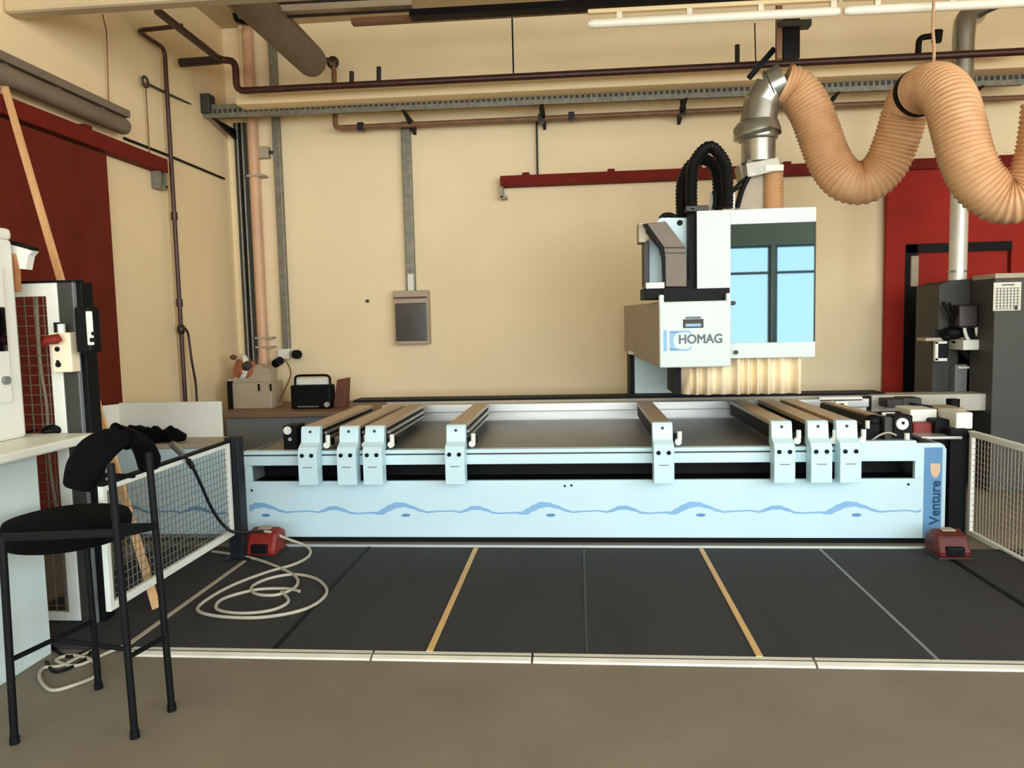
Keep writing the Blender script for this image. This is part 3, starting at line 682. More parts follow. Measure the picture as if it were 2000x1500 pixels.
for k in range(14):
    a0_ = math.pi/2 + math.pi*k/14; a1_ = math.pi/2 + math.pi*(k+1)/14
    P_ = [(xc+math.cos(a_)*ri, cz+math.sin(a_)*(hh-.012)) for a_ in (a0_, a1_)]
    b2.prism([(q.x, YH-.0225, P_[0][1]), (P_[0][0], YH-.0225, P_[0][1]), (P_[1][0], YH-.0225, P_[1][1]), (q.x, YH-.0225, P_[1][1])], (0, .0035, 0))
b2.build('logo_bracket', M_bluel, pp)
q = lp_(1334, 619); w = lp_(1374, 640)
MB().box((q.x, YH-.026, w.z), (w.x, YH-.02, q.z-.02)).build('badge', M_gdark, pp, bevel=.01)
MB().box((q.x+.02, YH-.026, q.z-.015), (w.x-.02, YH-.02, q.z)).build('badge_top', M_letter, pp, bevel=.003)
MB().box((q.x+.02, YH-.028, w.z+.012), (w.x-.02, YH-.025, w.z+.035)).build('badge_window', M_bluel, pp)
# pillar below the arm (rear)
a2 = PY(1239, 690, 7.82); b2_ = PY(1335, 777, 7.82)
MB().box((a2.x, 7.82, .3), (b2_.x+.6, 8.3, a2.z)).build('rear_column', M_white, gh, bevel=.01)
MB().box((a2.x-.045, 7.84, .3), (a2.x, 8.3, a2.z)).build('column_edge', M_black, gh)
q = PY(1236, 692, 7.7); MB().bar(q+V((-.03,0,.02)), q+V((.1, -.2, 0)), .05, .03).build('arm_lug', M_whitew, gh)
# curtain
ca = PY(1350, 705, 6.5); cb = PY(1564, 768, 6.5)
cm = MB(); path = []
n = 260; x_l, x_r = PY(1347, 740, 6.5).x, cb.x
for k in range(n+1):
    t_ = k/n; x_ = x_l + (x_r-x_l)*t_
    y_ = 6.5 + .03*math.sin(t_*58+1.6*math.sin(t_*11)) + .012*math.sin(t_*23+1)
    path.append((x_, y_))
path = [(x_l-.06+.015*math.sin(j*1.7), 7.2-.1*j) for j in range(7)] + path + [(x_r+.01*math.sin(j*1.7), 6.56+.1*j) for j in range(7)]
top = hz(1500, 694).z; bot = cb.z
rows = [[cm.bm.verts.new((x_, y_ , z_)) for x_, y_ in path] for z_ in (bot, (bot+top)/2, top)]
for r0, r1 in zip(rows, rows[1:]):
    for i in range(len(path)-1): cm.bm.faces.new((r0[i], r0[i+1], r1[i+1], r1[i]))
cu = cm.build('dust_curtain', M_curtain, gh, smooth=True); sd = cu.modifiers.new('s', 'SOLIDIFY'); sd.thickness = .004
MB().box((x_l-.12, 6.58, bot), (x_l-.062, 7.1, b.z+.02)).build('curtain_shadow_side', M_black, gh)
MB().box((x_l, 6.7, bot-.02), (x_r-.1, 7.2, bot+.03)).build('suction_plate', M_black, gh)
# rear beam of gantry behind everything
# energy chain and left plate
Yq = 6.35
white = [(1268, 462), (1276, 440), (1290, 425), (1352, 425), (1352, 575), (1268, 556)]
MB().prism([PY(x_, y_, Yq+.25) for x_, y_ in white], (0, .3, 0)).build('left_plate', M_white, gh, bevel=.006)
ch = [(1258, 437), (1300, 432), (1337, 480), (1341, 505), (1341, 560), (1300, 560), (1298, 505), (1292, 482), (1262, 445)]
MB().prism([PY(x_, y_, Yq) for x_, y_ in ch], (0, .22, 0)).build('energy_chain', mat('brown grey chain cover', (104, 88, 70), .45, var=.15, scale=6), gh, bevel=.006)
MB().prism([PY(x_, y_, Yq-.006) for x_, y_ in [(1256, 438), (1264, 436), (1297, 482), (1300, 505), (1300, 555), (1295, 555), (1293, 502), (1287, 482)]], (0, .04, 0)).build('chain_edge', M_black, gh)
MB().prism([PY(x_, y_, Yq-.006) for x_, y_ in [(1298, 482), (1337, 482), (1338, 485), (1298, 485)]], (0, .02, 0)).build('chain_joint', M_gdark, gh)
MB().prism([PY(x_, y_, Yq-.006) for x_, y_ in [(1299, 493), (1339, 493), (1339, 495), (1299, 495)]], (0, .02, 0)).build('chain_joint', M_gdark, gh)
bx(gh, 'chain_anchor', (1247, 435), (1262, 473), Yq+.05, .2, M_beige)
bx(gh, 'side_strip', (1257, 470), (1268, 560), Yq+.1, .2, M_gdark)
bx(gh, 'foot_rail', (1262, 552), (1298, 563), Yq-.02, .3, M_whitew)
bx(gh, 'foot_rail_base', (1258, 562), (1350, 582), Yq+.02, .4, M_black)
bx(gh, 'foot_rail_base', (1298, 548), (1352, 580), Yq+.1, .4, M_black)
c = PY(1328, 435, Yq+.24); MB().cyl(c, c+V((0, .03, 0)), .024).build('plate_knob', M_black, gh, smooth=True)
MB().tube(smoothpath([PY(1290, 428, Yq+.35), PY(1297, 421, Yq+.35), PY(1310, 420, Yq+.35), PY(1322, 426, Yq+.35)], 5), .022, 8).build('hose_clip', M_black, gh, smooth=True)
# corrugated black hoses
def corr(pts, r, pitch, amp, name, m, parent, sub=4, seg=24):
    q = resample(smoothpath(pts, 24), pitch/sub)
    rr_ = [r + amp*(math.cos(2*math.pi*i/sub)) for i in range(len(q))]
    return MB().tube(q, rr_, seg).build(name, m, parent, smooth=True)
o = corr([PY(1333, 432, 6.8), PY(1331, 400, 6.8), PY(1333, 355, 6.8), PY(1350, 322, 6.8), PY(1377, 312, 6.8), PY(1399, 335, 6.8), PY(1405, 400, 6.8)], .05, .03, .004, 'black_hose', M_rubber, gh)
o = corr([PY(1352, 430, 6.65), PY(1350, 370, 6.65), PY(1356, 318, 6.65), PY(1386, 287, 6.65), PY(1414, 315, 6.65), PY(1420, 350, 6.65), PY(1420, 408, 6.65)], .05, .03, .004, 'black_hose', M_rubber, gh)
for pts, r in (([(1395, 408), (1398, 385), (1394, 372)], .02), ([(1440, 405), (1450, 370), (1462, 345)], .022), ([(1420, 400), (1432, 372), (1452, 352), (1475, 338)], .014), ([(1412, 405), (1425, 380), (1448, 365)], .01)):
    MB().tube(smoothpath([PY(x_, y_, 6.75) for x_, y_ in pts], 5), r, 8).build('connector_lead', M_black, gh, smooth=True)
bx(gh, 'connector_block', (1340, 402), (1385, 412), 6.6, .2, M_pipeb)
bx(gh, 'connector_block', (1398, 380), (1412, 410), 6.8, .1, M_black)
bx(gh, 'top_bracket', (1420, 375), (1436, 408), 6.75, .03, M_whitew)
bx(gh, 'top_bracket', (1387, 375), (1396, 410), 6.85, .03, M_whitew)
# galvanised extraction duct rising from the hood
Yd = 6.85
du = thing('extraction_elbow', 'galvanised sheet metal duct elbow rising from the machining head', 'duct', PY(1480, 340, Yd))
c = PY(1481, 300, Yd); cx = c.x
def z_(py): return PY(1480, py, Yd).z
b = MB(); b.tube([(cx, Yd, z_(318)), (cx, Yd, z_(272))], .147, 32); b.build('lower_pipe', M_galv, du, smooth=True)
b = MB(); b.tube([(cx, Yd, z_(276)), (cx, Yd, z_(272)), (cx, Yd, z_(268)), (cx-.01, Yd, z_(262)), (cx-.01, Yd, z_(257)), (cx, Yd, z_(246)), (cx, Yd, z_(238))], [.15, .165, .165, .205, .205, .185, .165], 32)
b.build('clamp_collar', M_galv, du, smooth=True)
e0 = PY(1483, 240, Yd); e1 = PY(1487, 200, Yd); e2 = PY(1505, 172, Yd-.02); e3 = PY(1532, 158, Yd-.05)
MB().tube([V((cx, Yd, z_(240))), e1], [.155, .15], 32).build('elbow_segment', M_galv, du, smooth=True)
MB().tube([e1+(e1-e2)*.18, e2], [.15, .148], 32).build('elbow_segment', M_galv, du, smooth=True)
MB().tube([e2+(e2-e3)*.16, e3], [.15, .152], 32).build('elbow_segment', M_galv, du, smooth=True)
MB().tube([e2-(e3-e2)*.04, e2+(e3-e2)*.04], [.157, .157], 32).build('seam_band', M_gdark, du, smooth=True)
b = MB(); b.tube([(cx, Yd, z_(316)), (cx, Yd, z_(320)), (cx+.02, Yd, z_(345))], [.16, .19, .2], 4); 
b.build('reducer', M_galv, du)
a_ = PY(1450, 345, Yd); b_ = PY(1490, 408, Yd)
MB().prism([PY(1443, 322, Yd), PY(1500, 340, Yd), PY(1496, 408, Yd), PY(1440, 408, Yd), PY(1452, 360, Yd)], (0, .2, 0)).build('sheet_bracket', M_beige, du)
bx(du, 'flange_plate', (1494, 322), (1531, 333), Yd-.15, .3, M_whitew)
q0_ = PY(1510, 335, Yd); q1_ = PY(1510, 410, Yd)
corr([q0_, (q0_+q1_)/2, q1_], .085, .03, .005, 'short_hose', M_hose, du)
# big tan hose
hose = thing('spiral_hose', 'large tan corrugated extraction hose looping across the upper right', 'hose', PY(1680, 398, 6.7))
hp = [(1528, 166, 6.83), (1556, 178, 6.83), (1582, 215, 6.8), (1600, 262, 6.78), (1622, 318, 6.75), (1652, 352, 6.7), (1692, 356, 6.66), (1728, 325, 6.62), (1752, 270, 6.56), (1770, 215, 6.48), (1792, 182, 6.32), (1828, 170, 6.08), (1856, 198, 5.9), (1872, 250, 5.8), (1888, 310, 5.74), (1916, 360, 5.7), (1962, 388, 5.66), (2010, 372, 5.6), (2040, 300, 5.55), (2055, 200, 5.5)]
pts = [PY(*p_) for p_ in hp]
corr(pts, .176, .034, .006, 'hose_body', M_hose, hose, sub=6, seg=40)
sp = smoothpath(pts, 12)
i = 12*10
tt = (sp[i+1]-sp[i-1]).normalized()
MB().tube([sp[i]-tt*.02, sp[i]+tt*.02], [.188, .188], 32).build('strap', M_black, hose, smooth=True)
tag(MB().tube([PY(1824, -20, 6.08), PY(1822, 60, 6.08), PY(1825, 95, 6.08), PY(1823, 128, 6.08)], .012, 8).build('suspension_rope', M_rope, smooth=True), 'orange brown cord holding up the crest of the spiral hose', 'cord')
# galvanised riser on the right
Yg = 7.9
t = thing('riser_pipe', 'straight galvanised extraction pipe going down behind the spiral hose', 'pipe', PY(1868, 548, Yg))
a = PY(1884, 70, Yg); b = PY(1868, 548, Yg); x_ = (a.x+b.x)/2; 
MB().cyl((x_, Yg, b.z), (x_, Yg, PY(1884, 190, Yg).z), .082, seg=28).build('lower_pipe', mat('pale galvanised', (214, 212, 200), .4, .3, var=.05), t, smooth=True)
MB().cyl((x_, Yg, PY(1884, 200, Yg).z), (x_, Yg, a.z), .098, seg=28).build('upper_pipe', M_galv, t, smooth=True)
MB().tube(corner([V((x_, Yg, a.z-.01)), V((x_+.01, Yg, a.z+.16)), V((x_+.2, Yg+.2, a.z+.27))], .1, 5), .1, 28).build('elbow', M_galv, t, smooth=True)
MB().tube(smoothpath([PY(1900, 40, Yg), PY(1930, 22, Yg), PY(1965, 8, Yg)], 5), .018, 8).build('stay', M_gdark, t, smooth=True)
q = PY(1880, 530, Yg); MB().cyl((x_, Yg, q.z-.01), (x_, Yg, q.z+.01), .092, seg=28).build('seam_ring', M_galv, t, smooth=True)
# ------------------------------------------------------------------ grey machine and cabinet on the right
YG = 7.75
t = thing('drilling_machine', 'dark grey drilling machine with black levers in front of the red door', 'machine', PY(1890, 800, YG))
a = PY(1834, 548, YG); b = PY(1946, 770, YG)
MB().prism([PY(1834, 556, YG), PY(1856, 548, YG), PY(1948, 540, YG), PY(1948, 640, YG), PY(1900, 640, YG), PY(1832, 645, YG)], (0, .5, 0)).build('upper_body', M_gdark, t, bevel=.01)
MB().box((a.x, YG+.1, 0), (a.x+.25, YG+.5, PY(1850, 640, YG).z)).build('column', M_gdark, t, bevel=.01)
MB().box((a.x+.25, YG+.3, 0), (b.x, YG+.5, PY(1850, 640, YG).z)).build('back_recess', M_black, t)
bx(t, 'motor_head', (1874, 595), (1912, 640), YG-.2, .25, M_pipeb, .02)
bx(t, 'motor_head', (1900, 615), (1942, 632), YG-.15, .2, M_black, .01)
for p_, q_ in (((1842, 590), (1868, 636)), ((1853, 592), (1877, 628))):
    MB().cyl(PY(*p_, YG-.1), PY(*q_, YG-.1), .016, seg=10).build('lever', M_black, t, smooth=True)
b = MB(); b.ball(PY(1862, 650, YG-.05), .1, .08, .07); b.ball(PY(1850, 658, YG-.05), .06, .05, .04); b.build('spindle_bearing', M_black, t, smooth=True)
for x_ in (1884, 1907):
    MB().tube(smoothpath([PY(x_, 626, YG-.15), PY(x_, 645, YG-.15), PY(x_+4, 658, YG-.15), PY(x_+8, 664, YG-.15)], 5), .017, 8).build('feed_handle', M_whitew, t, smooth=True)
bx(t, 'table', (1882, 664), (1944, 683), YG-.2, .3, M_whitew, .01)
bx(t, 'spindle', (1890, 626), (1905, 668), YG-.1, .1, M_black)
bx(t, 'pale_fitting', (1916, 631), (1942, 641), YG-.1, .1, M_beige)
bx(t, 'tool_shelf', (1808, 660), (1884, 665), YG-.05, .2, M_beige)
b = MB()
for p_, q_ in (((1827, 668), (1832, 704)), ((1827, 700), (1850, 705)), ((1827, 667), (1850, 671))):
    A_ = PY(*p_, YG-.05); B_ = PY(*q_, YG-.05); b.box((A_.x, YG-.05, B_.z), (B_.x, YG-.01, A_.z))
b.build('gauge_frame', M_whitew, t)
bx(t, 'switch_box', (1833, 672), (1852, 700), YG-.03, .1, M_black)
MB().bar(PY(1860, 660, YG-.02), PY(1892, 700, YG-.02), .04, .04).build('cross_arm', M_black, t)
bx(t, 'lower_panel', (1866, 712), (1888, 772), YG, .1, M_grey)
bx(t, 'pale_pin', (1872, 716), (1894, 720), YG-.03, .03, M_whitew)
t = thing('control_cabinet', 'tall grey control cabinet at the right edge with a printed calendar sheet', 'cabinet', PY(1975, 840, 7.3))
a = PY(1944, 536, 7.3)
MB().box((a.x, 7.3, 0), (a.x+1.0, 7.72, a.z)).build('cabinet_body', mat('cabinet olive grey', (64, 64, 57), .6, var=.06), t, bevel=.012)
bx(t, 'top_ledge', (1944, 534), (2050, 541), 7.27, .4, M_beige)
# calendar
cal = thing('calendar_sheet', 'white printed calendar grid taped to the grey control cabinet', 'calendar', PY(1967, 605, 7.29))
a = PY(1941, 552, 7.295); b = PY(1993, 606, 7.295)
sh_ = MB().box((a.x, 7.293, b.z), (b.x, 7.299, a.z)).build('sheet', M_paper, cal)
g = MB(); W = b.x-a.x; H = a.z-b.z
for k in range(1, 8): g.box((a.x+W*k/8-.0022, 7.290, b.z+H*.06), (a.x+W*k/8+.0022, 7.293, a.z-H*.2))
for k in range(8): g.box((a.x+W*.05, 7.290, b.z+H*(.06+k*.105)-.002), (b.x-W*.05, 7.293, b.z+H*(.06+k*.105)+.002))
g.build('grid_lines', M_gdark, sh_)
g = MB(); g.box((a.x+W*.3, 7.290, a.z-H*.11), (a.x+W*.75, 7.293, a.z-H*.07)); g.box((a.x+W*.78, 7.290, b.z+H*.02), (a.x+W*.88, 7.293, b.z+H*.16)); g.build('header_line', M_gdark, sh_)
# ------------------------------------------------------------------ fences
def wiremesh(mb, o, u, v, L, H, su, sv, r=.0022):
    n = int(L/su)
    for k in range(n+1):
        p_ = o + u*(L*k/n); mb.bar(p_, p_+v*H, r*2, r*2, up=u.cross(v))
    n = int(H/sv)
    for k in range(n+1):
        p_ = o + v*(H*k/n); mb.bar(p_, p_+u*L, r*2, r*2, up=u.cross(v))
    return mb
def fence(name, label, X, Ya, Yb_, za, zb_, post_y, topm):
    t = thing(name, label, 'fence', (X, (Ya+Yb_)/2, 0)); w = .03
    f = MB(); f.box((X-w/2, Ya, za), (X+w/2, Ya+.035, zb_)); f.box((X-w/2, Yb_-.035, za), (X+w/2, Yb_, zb_)); f.box((X-w/2, Ya+.035, za), (X+w/2, Yb_-.035, za+.045)); f.box((X-w/2, Ya+.035, zb_-.03), (X+w/2, Yb_-.035, zb_))
    f.build('frame', M_whitew, t, bevel=.003)
    MB().box((X-.025, Ya, zb_), (X+.02, Yb_, zb_+.014)).build('top_rail', topm, t)
    wiremesh(MB(), V((X, Ya+.02, za+.03)), V((0, 1, 0)), V((0, 0, 1)), Yb_-Ya-.04, zb_-za-.06, .042, .042, .0017).build('wire_mesh', M_tray if topm is M_black else M_beige, t)
    return t
Xf = PZ(306, 1190, .02).x + .045
yE = PX(455, 1045, Xf).y
pzb = PX(455, 1045, Xf); pzt = PX(452, 858, Xf); fn = PX(212, 1195, Xf)
fl = fence('mesh_fence', 'low white framed mesh fence at the left, in front of the machine end', Xf, fn.y, yE, pzb.z, PX(452, 862, Xf).z, 5.5, M_black)
pl = thing('fence_post', 'dark grey fence post at the left front corner of the machine', 'post', (Xf+.03, yE+.05, 0))
ztp = PY(460, 855, yE+.01).z
MB().box((Xf-.035, yE+.01, .02), (Xf+.065, yE+.11, ztp)).build('post_body', M_post, pl, bevel=.006)
MB().box((Xf-.08, yE-.02, .02), (Xf+.11, yE+.15, .032)).build('base_plate', M_post, pl)
Xg = PX(1888, 1045, 3.0).x
Xg = 2.98
zbr = PX(1892, 1045, Xg); ztr = PX(1892, 843, Xg)
fence('mesh_fence', 'white framed mesh fence at the right edge of the picture', Xg, 4.1, zbr.y, zbr.z, ztr.z, 0, M_whitew)
pr = thing('fence_post', 'black fence post at the right front corner of the machine', 'post', (Xg-.06, zbr.y+.05, 0))
pa = PY(1852, 860, zbr.y+.02); pb_ = PY(1889, 860, zbr.y+.02)
MB().box((pa.x+.01, zbr.y+.01, 0), (pb_.x, zbr.y+.11, PY(1870, 838, zbr.y).z)).build('post_body', M_black, pr, bevel=.006)
# tall mesh panel at left
YT = PZ(163, 1213, .03).y
tp = thing('tall_mesh_panel', 'tall white framed safety mesh panel behind the operator desk', 'fence', (-3.1, YT, 0))
a = PY(36, 552, YT); b = PY(104, 552, YT); c = PY(163, 1213, YT)
xr_ = b.x*.5+c.x*.5; xl_ = xr_-.75; zt_ = b.z; zb_ = c.z
f = MB(); f.box((xl_, YT, zb_), (xl_+.05, YT+.03, zt_)); f.box((xr_-.07, YT, zb_), (xr_, YT+.03, zt_)); f.box((xl_+.05, YT, zb_), (xr_-.07, YT+.03, zb_+.05)); f.box((xl_+.05, YT, zt_-.075), (xr_-.07, YT+.03, zt_))
f.build('frame', M_whitew, tp, bevel=.004)
wiremesh(MB(), V((xl_+.03, YT+.015, zb_+.03)), V((1, 0, 0)), V((0, 0, 1)), .68, zt_-zb_-.1, .055, .055, .0022).build('wire_mesh', M_tray, tp)
MB().box((xl_, YT-.005, zt_), (xr_+.13, YT+.05, zt_+.012)).build('top_rail', M_black, tp)
tpp = thing('fence_post', 'thick anthracite post carrying the tall mesh panel and light barrier', 'post', (xr_+.08, YT, 0))
xp1 = PY(175, 830, YT).x
MB().box((xr_+.005, YT+.0, .01), (xr_+.09, YT+.1, zt_)).build('post_body', M_gdark, tpp, bevel=.005)
MB().box((xr_+.09, YT+.02, .01), (xr_+.135, YT+.12, zt_)).build('post_flange', M_black, tpp, bevel=.005)
MB().box((xr_+.095, YT-.004, .01), (xr_+.102, YT+.02, zt_)).build('bright_seam', M_grey, tpp)
MB().box((xr_-.02, YT-.03, 0), (xr_+.2, YT+.16, .012)).build('base_plate', M_post, tpp)
lb_ = thing('light_barrier', 'black sensor housing with a white label clipped on the anthracite post', 'sensor', PY(172, 690, YT-.08))
a = PY(141, 598, YT-.1); b = PY(184, 690, YT-.1)
MB().box((a.x, YT-.1, b.z), (b.x-.01, YT-.002, a.z)).build('housing', M_black, lb_, bevel=.02)
lh_ = [x for x in bpy.data.objects if x.parent == lb_][0]
bx(lh_, 'label_plate', (166, 608), (183, 674), YT-.108, .01, M_whitew)
bx(lh_, 'lens', (177, 648), (187, 655), YT-.115, .01, M_black)
bx(lh_, 'lens', (174, 660), (186, 668), YT-.115, .01, M_black)
sbx = thing('key_switch_box', 'cream switch box with a red handle on the white mesh frame', 'switch box', PY(120, 726, YT-.06))
a = PY(97, 650, YT-.08); b = PY(141, 727, YT-.08)
MB().box((a.x, YT-.08, b.z), (b.x, YT-.002, a.z)).build('box_body', mat('cream enamel', (238, 222, 190), .4), sbx, bevel=.008)
MB().tube([PY(86, 672, YT-.1), PY(95, 664, YT-.12), PY(112, 662, YT-.12), PY(118, 667, YT-.11)], [.014, .025, .03, .014], 12).build('red_handle', M_redp, sbx, smooth=True)
for px, py, r in ((111, 682, .014), (113, 712, .016), (112, 706, .008)):
    c = PY(px, py, YT-.085); MB().cyl(c, c+V((0, .02, 0)), r).build('key_hole', M_black, sbx, smooth=True)
c = PY(111, 640, YT-.05); MB().cyl(c-V((0,0,.03)), c+V((0,0,.03)), .015).build('cable_gland', M_black, sbx, smooth=True)
c = PY(120, 640, YT-.05); MB().cyl(c-V((0,0,.03)), c+V((0,0,.02)), .02).build('lock_body', M_whitew, sbx, smooth=True)
# cables seen hanging behind the tall mesh
wire('bundle_lead', 'pale cable hanging behind the tall mesh panel', smoothpath([PY(70, 560, YT+.15), PY(74, 640, YT+.15), PY(80, 720, YT+.15), PY(92, 800, YT+.15), PY(96, 900, YT+.15), PY(118, 1050, YT+.15), PY(130, 1180, YT+.15), PZ(132, 1206, .012)], 5), .009, M_beige)
# ------------------------------------------------------------------ operator desk, terminal
dk = thing('operator_desk', 'white standing desk at the left edge with a closed side panel', 'desk', (-3.2, 3.4, 0))
Xe = -2.83
Xo = -2.71
yd1 = PX(190, 862, Xo).y; zd1 = PX(190, 862, Xo).z
MB().box((-3.9, 2.3, zd1), (Xo, yd1, zd1+.05)).build('desk_top', M_whitew, dk, bevel=.012)
y_p = PX(100, 1262, Xe).y
MB().box((Xe-.04, 2.3, .0), (Xe, y_p, zd1)).build('side_panel', M_whiteh, dk, bevel=.004)
MB().box((-3.85, y_p-.04, 0), (Xe-.04, y_p, zd1)).build('end_panel', M_whiteh, dk)
tm_ = thing('control_terminal', 'white control terminal cabinet with a dark screen on the standing desk', 'control terminal', (-3.2, 3.6, zd1+.05))
Xt = -3.02; zt0 = zd1+.05
yt = PX(42, 700, Xt).y; 
ztop = PX(36, 470, Xt).z
MB().box((Xt-.6, 2.5, zt0), (Xt, yt, ztop)).build('cabinet_body', M_whitew, tm_, bevel=.02)
MB().box((Xt-.02, 2.5, zt0+.2), (Xt+.02, yt-.1, ztop-.15)).build('bezel', M_whitew, tm_, bevel=.012)
q0_ = PX(8, 600, Xt+.02); q1_ = PX(8, 686, Xt+.02)
MB().box((Xt+.015, 2.6, q1_.z), (Xt+.024, q0_.y, q0_.z)).build('screen', M_screen, tm_)
MB().box((Xt-.55, 2.6, ztop), (Xt-.03, PX(24, 460, Xt-.03).y, PX(24, 447, Xt-.03).z)).build('top_box', M_whitew, tm_, bevel=.02)
c = PX(9, 743, Xt+.02); MB().cyl(c, c+V((.02, 0, 0)), .022).build('rotary_knob', M_grey, tm_, smooth=True)
Yh = yt + .03
MB().prism([PY(x_, y_, Yh) for x_, y_ in [(2, 478), (18, 474), (63, 490), (55, 500), (50, 526), (30, 524), (27, 500), (2, 500)]], (0, .05, 0)).build('hood_bracket', M_whitew, tm_)
MB().prism([PY(x_, y_, Yh-.004) for x_, y_ in [(16, 470), (22, 470), (60, 483), (59, 488), (20, 477)]], (0, .06, 0)).build('hood_edge', M_black, tm_)
wdn = MB().prism([PY(x_, y_, Yh-.02) for x_, y_ in [(13, 495), (26, 495), (32, 520), (34, 568), (19, 570), (15, 540)]], (0, .03, 0)); wdn.build('wooden_stick', mat('brown stick', (170, 112, 70), .6, var=.25, scale=14), tm_)
t = thing('computer_mouse', 'black computer mouse on the white standing desk', 'mouse', PZ(108, 843, zt0))
c = PZ(108, 843, zt0+.0); MB().ball(c+V((0, 0, .012)), .055, .09, .032).build('mouse_body', M_black, t, smooth=True)
c1 = PZ(30, 848, zt0+.006); c2_ = PZ(72, 840, zt0+.006)
tag(MB().cyl(c1, c2_, .008, seg=8).build('pen', M_black, smooth=True), 'thin dark pen lying on the white standing desk', 'pen')
# ------------------------------------------------------------------ left side cabinet of machine with backboard
sc = thing('side_cabinet', 'low white cabinet at the left end of the machine with raised backboard', 'cabinet', (-3.4, 6, 0))
xsr = x0 - .0
zsc = .80
yb_ = PZ(434, 853, zsc).y
xsc = PZ(434, 853, zsc).x
MB().box((-4.1, YM, .06), (x0-.012, YM+.03, zsc-.04)).build('front_panel', M_white, sc, bevel=.003)
MB().box((-4.1, YM-.01, zsc-.04), (xsc+.15, yb_+.02, zsc)).build('cabinet_top', M_beige, sc, bevel=.006)
MB().box((-4.08, YM+.03, .02), (xsc+.1, yb_, zsc-.04)).build('carcass', M_grey, sc)
ztb = PY(434, 784, yb_).z; xbl = PY(232, 792, yb_).x
MB().box((xbl, yb_, zsc-.2), (xsc, yb_+.03, ztb)).build('backboard', M_whitew, sc, bevel=.003)
MB().prism([(xbl, yb_+.03, zsc-.2), (xbl, yb_, zsc-.2), (xbl-.16, yb_-.35, zsc-.2), (xbl-.19, yb_-.33, zsc-.2)], (0, 0, ztb-zsc+.19)).build('backboard_wing', M_whitew, sc)
wave_mesh(-4.05, x0-.015, YM-.002).build('wave_stripe', M_blue, sc)
# black jacket on it
t = thing('black_cover', 'crumpled black dust cover lying on the low white cabinet', 'cover', PZ(300, 865, zsc))
b = MB(); b.ball(PZ(255, 862, zsc)+V((0,0,.03)), .26, .2, .085, 20); b.ball(PZ(300, 862, zsc)+V((0,0,.04)), .25, .16, .06, 20)
b.ball(PZ(340, 862, zsc)+V((0,0,.05)), .1, .1, .05, 20)
for v in b.bm.verts:
    k = .02*math.sin(v.co.x*37)+.015*math.sin(v.co.y*51+v.co.x*22); v.co.z = max(zsc+.001, v.co.z+k)
b.build('cover_cloth', M_blackfab, t, smooth=True)
MB().prism([PZ(290, 838, zsc)+V((0,0,.06)), PZ(365, 836, zsc)+V((0,0,.07)), PZ(362, 842, zsc)+V((0,0,.06)), PZ(290, 848, zsc)+V((0,0,.06))], (0, 0, .012)).build('flat_board', M_gdark, t)
# ------------------------------------------------------------------ lath leaning on the wall
f0_ = PZ(306, 1190, .022); top_ = PX(-6, 118, XL+.03)
dirn = (top_-f0_)
lt = MB(); w_ = .032
lt.bar(f0_ + V((0, 0, .006)), top_, .046, .022, up=(0, 1, 0))
tag(lt.build('wooden_lath', M_wood), 'long pale wooden lath leaning diagonally from the mat to the left wall', 'lath')
# ------------------------------------------------------------------ floor mats, strips
Yf = PZ(1140, 1283, .02).y
Ym0, Ym1 = Yf+.03, PZ(1128, 1069, .02).y
joints = [PZ(382, 1165, .02).x, PZ(645, 1150, .02).x, PZ(885, 1170, .02).x, PZ(1143, 1170, .02).x, PZ(1425, 1175, .02).x, PZ(1705, 1170, .02).x, PZ(1925, 1135, .02).x]
xe = [-3.35] + joints + [3.7]
lbs = ['narrow dark rubber mat under the left mesh fence', 'dark rubber mat under the coiled beige hose', 'dark rubber mat left of the first ochre strip', 'dark rubber mat right of the left ochre strip',
       'dark rubber mat left of the right ochre strip', 'dark rubber mat right of the right ochre strip', 'dark rubber mat by the right fence post', 'dark rubber mat beneath the right mesh fence']
for i in range(len(xe)-1):
    tag(MB().box((xe[i]+.006, Ym0, 0), (xe[i+1]-.006, Ym1-.01, .02)).build('safety_mat', M_mat, bevel=.003), lbs[i], 'mat', 'safety mats in front of the machine')
def strip(i, m, lb, w=.022, h=.026):
    tag(MB().box((joints[i]-w/2, Ym0, .0), (joints[i]+w/2, Ym1-.01, h)).build('joint_strip', m, bevel=.002), lb, 'strip', 'strips between the mats')
strip(0, M_beige, 'pale strip between mats under the hose coil at the left', .03)
strip(1, M_black, 'black strip crossing the mats right of the coiled hose')
strip(2, M_yel, 'ochre wooden strip on the mats, left one of two', .034)
strip(3, M_gdark, 'faint dark strip in the middle of the mats', .016, .023)
strip(4, M_yel, 'ochre wooden strip on the mats, right one of two', .034)
strip(5, M_grey, 'grey strip across the mats at the right', .02, .023)
strip(6, M_black, 'black strip beside the right mesh fence', .03)
ex = [PZ(250, 1279, .0).x, PZ(727, 1285, .0).x, PZ(1040, 1288, .0).x, PZ(1587, 1292, .0).x, 2.9]
el = ['leftmost pale ramp strip along the front edge of the mats', 'short pale ramp strip left of the middle', 'long pale ramp strip below the two ochre strips', 'pale ramp strip at the right edge of the mats']
for i in range(4):
    a_, b_ = ex[i]+.006, ex[i+1]-.006
    t = thing('ramp_strip', el[i], 'strip', (a_, Yf, 0), 'ramp strips along the mat edge')
    MB().prism([(a_, Yf-.04, 0), (a_, Yf-.036, .01), (a_, Yf+.0, .022), (a_, Yf+.03, .022), (a_, Yf+.03, 0)], (b_-a_, 0, 0)).build('ramp_profile', M_stripw, t)
    MB().box((a_, Yf-.008, .018), (b_, Yf-.003, .0225)).build('groove', M_gdark, t)
tag(MB().box((x0+.1, Ym1-.01, 0), (x1+.05, Ym1+.03, .028)).build('rear_edge_strip', M_alu, bevel=.003), 'bright metal strip on the floor along the foot of the machine', 'strip')
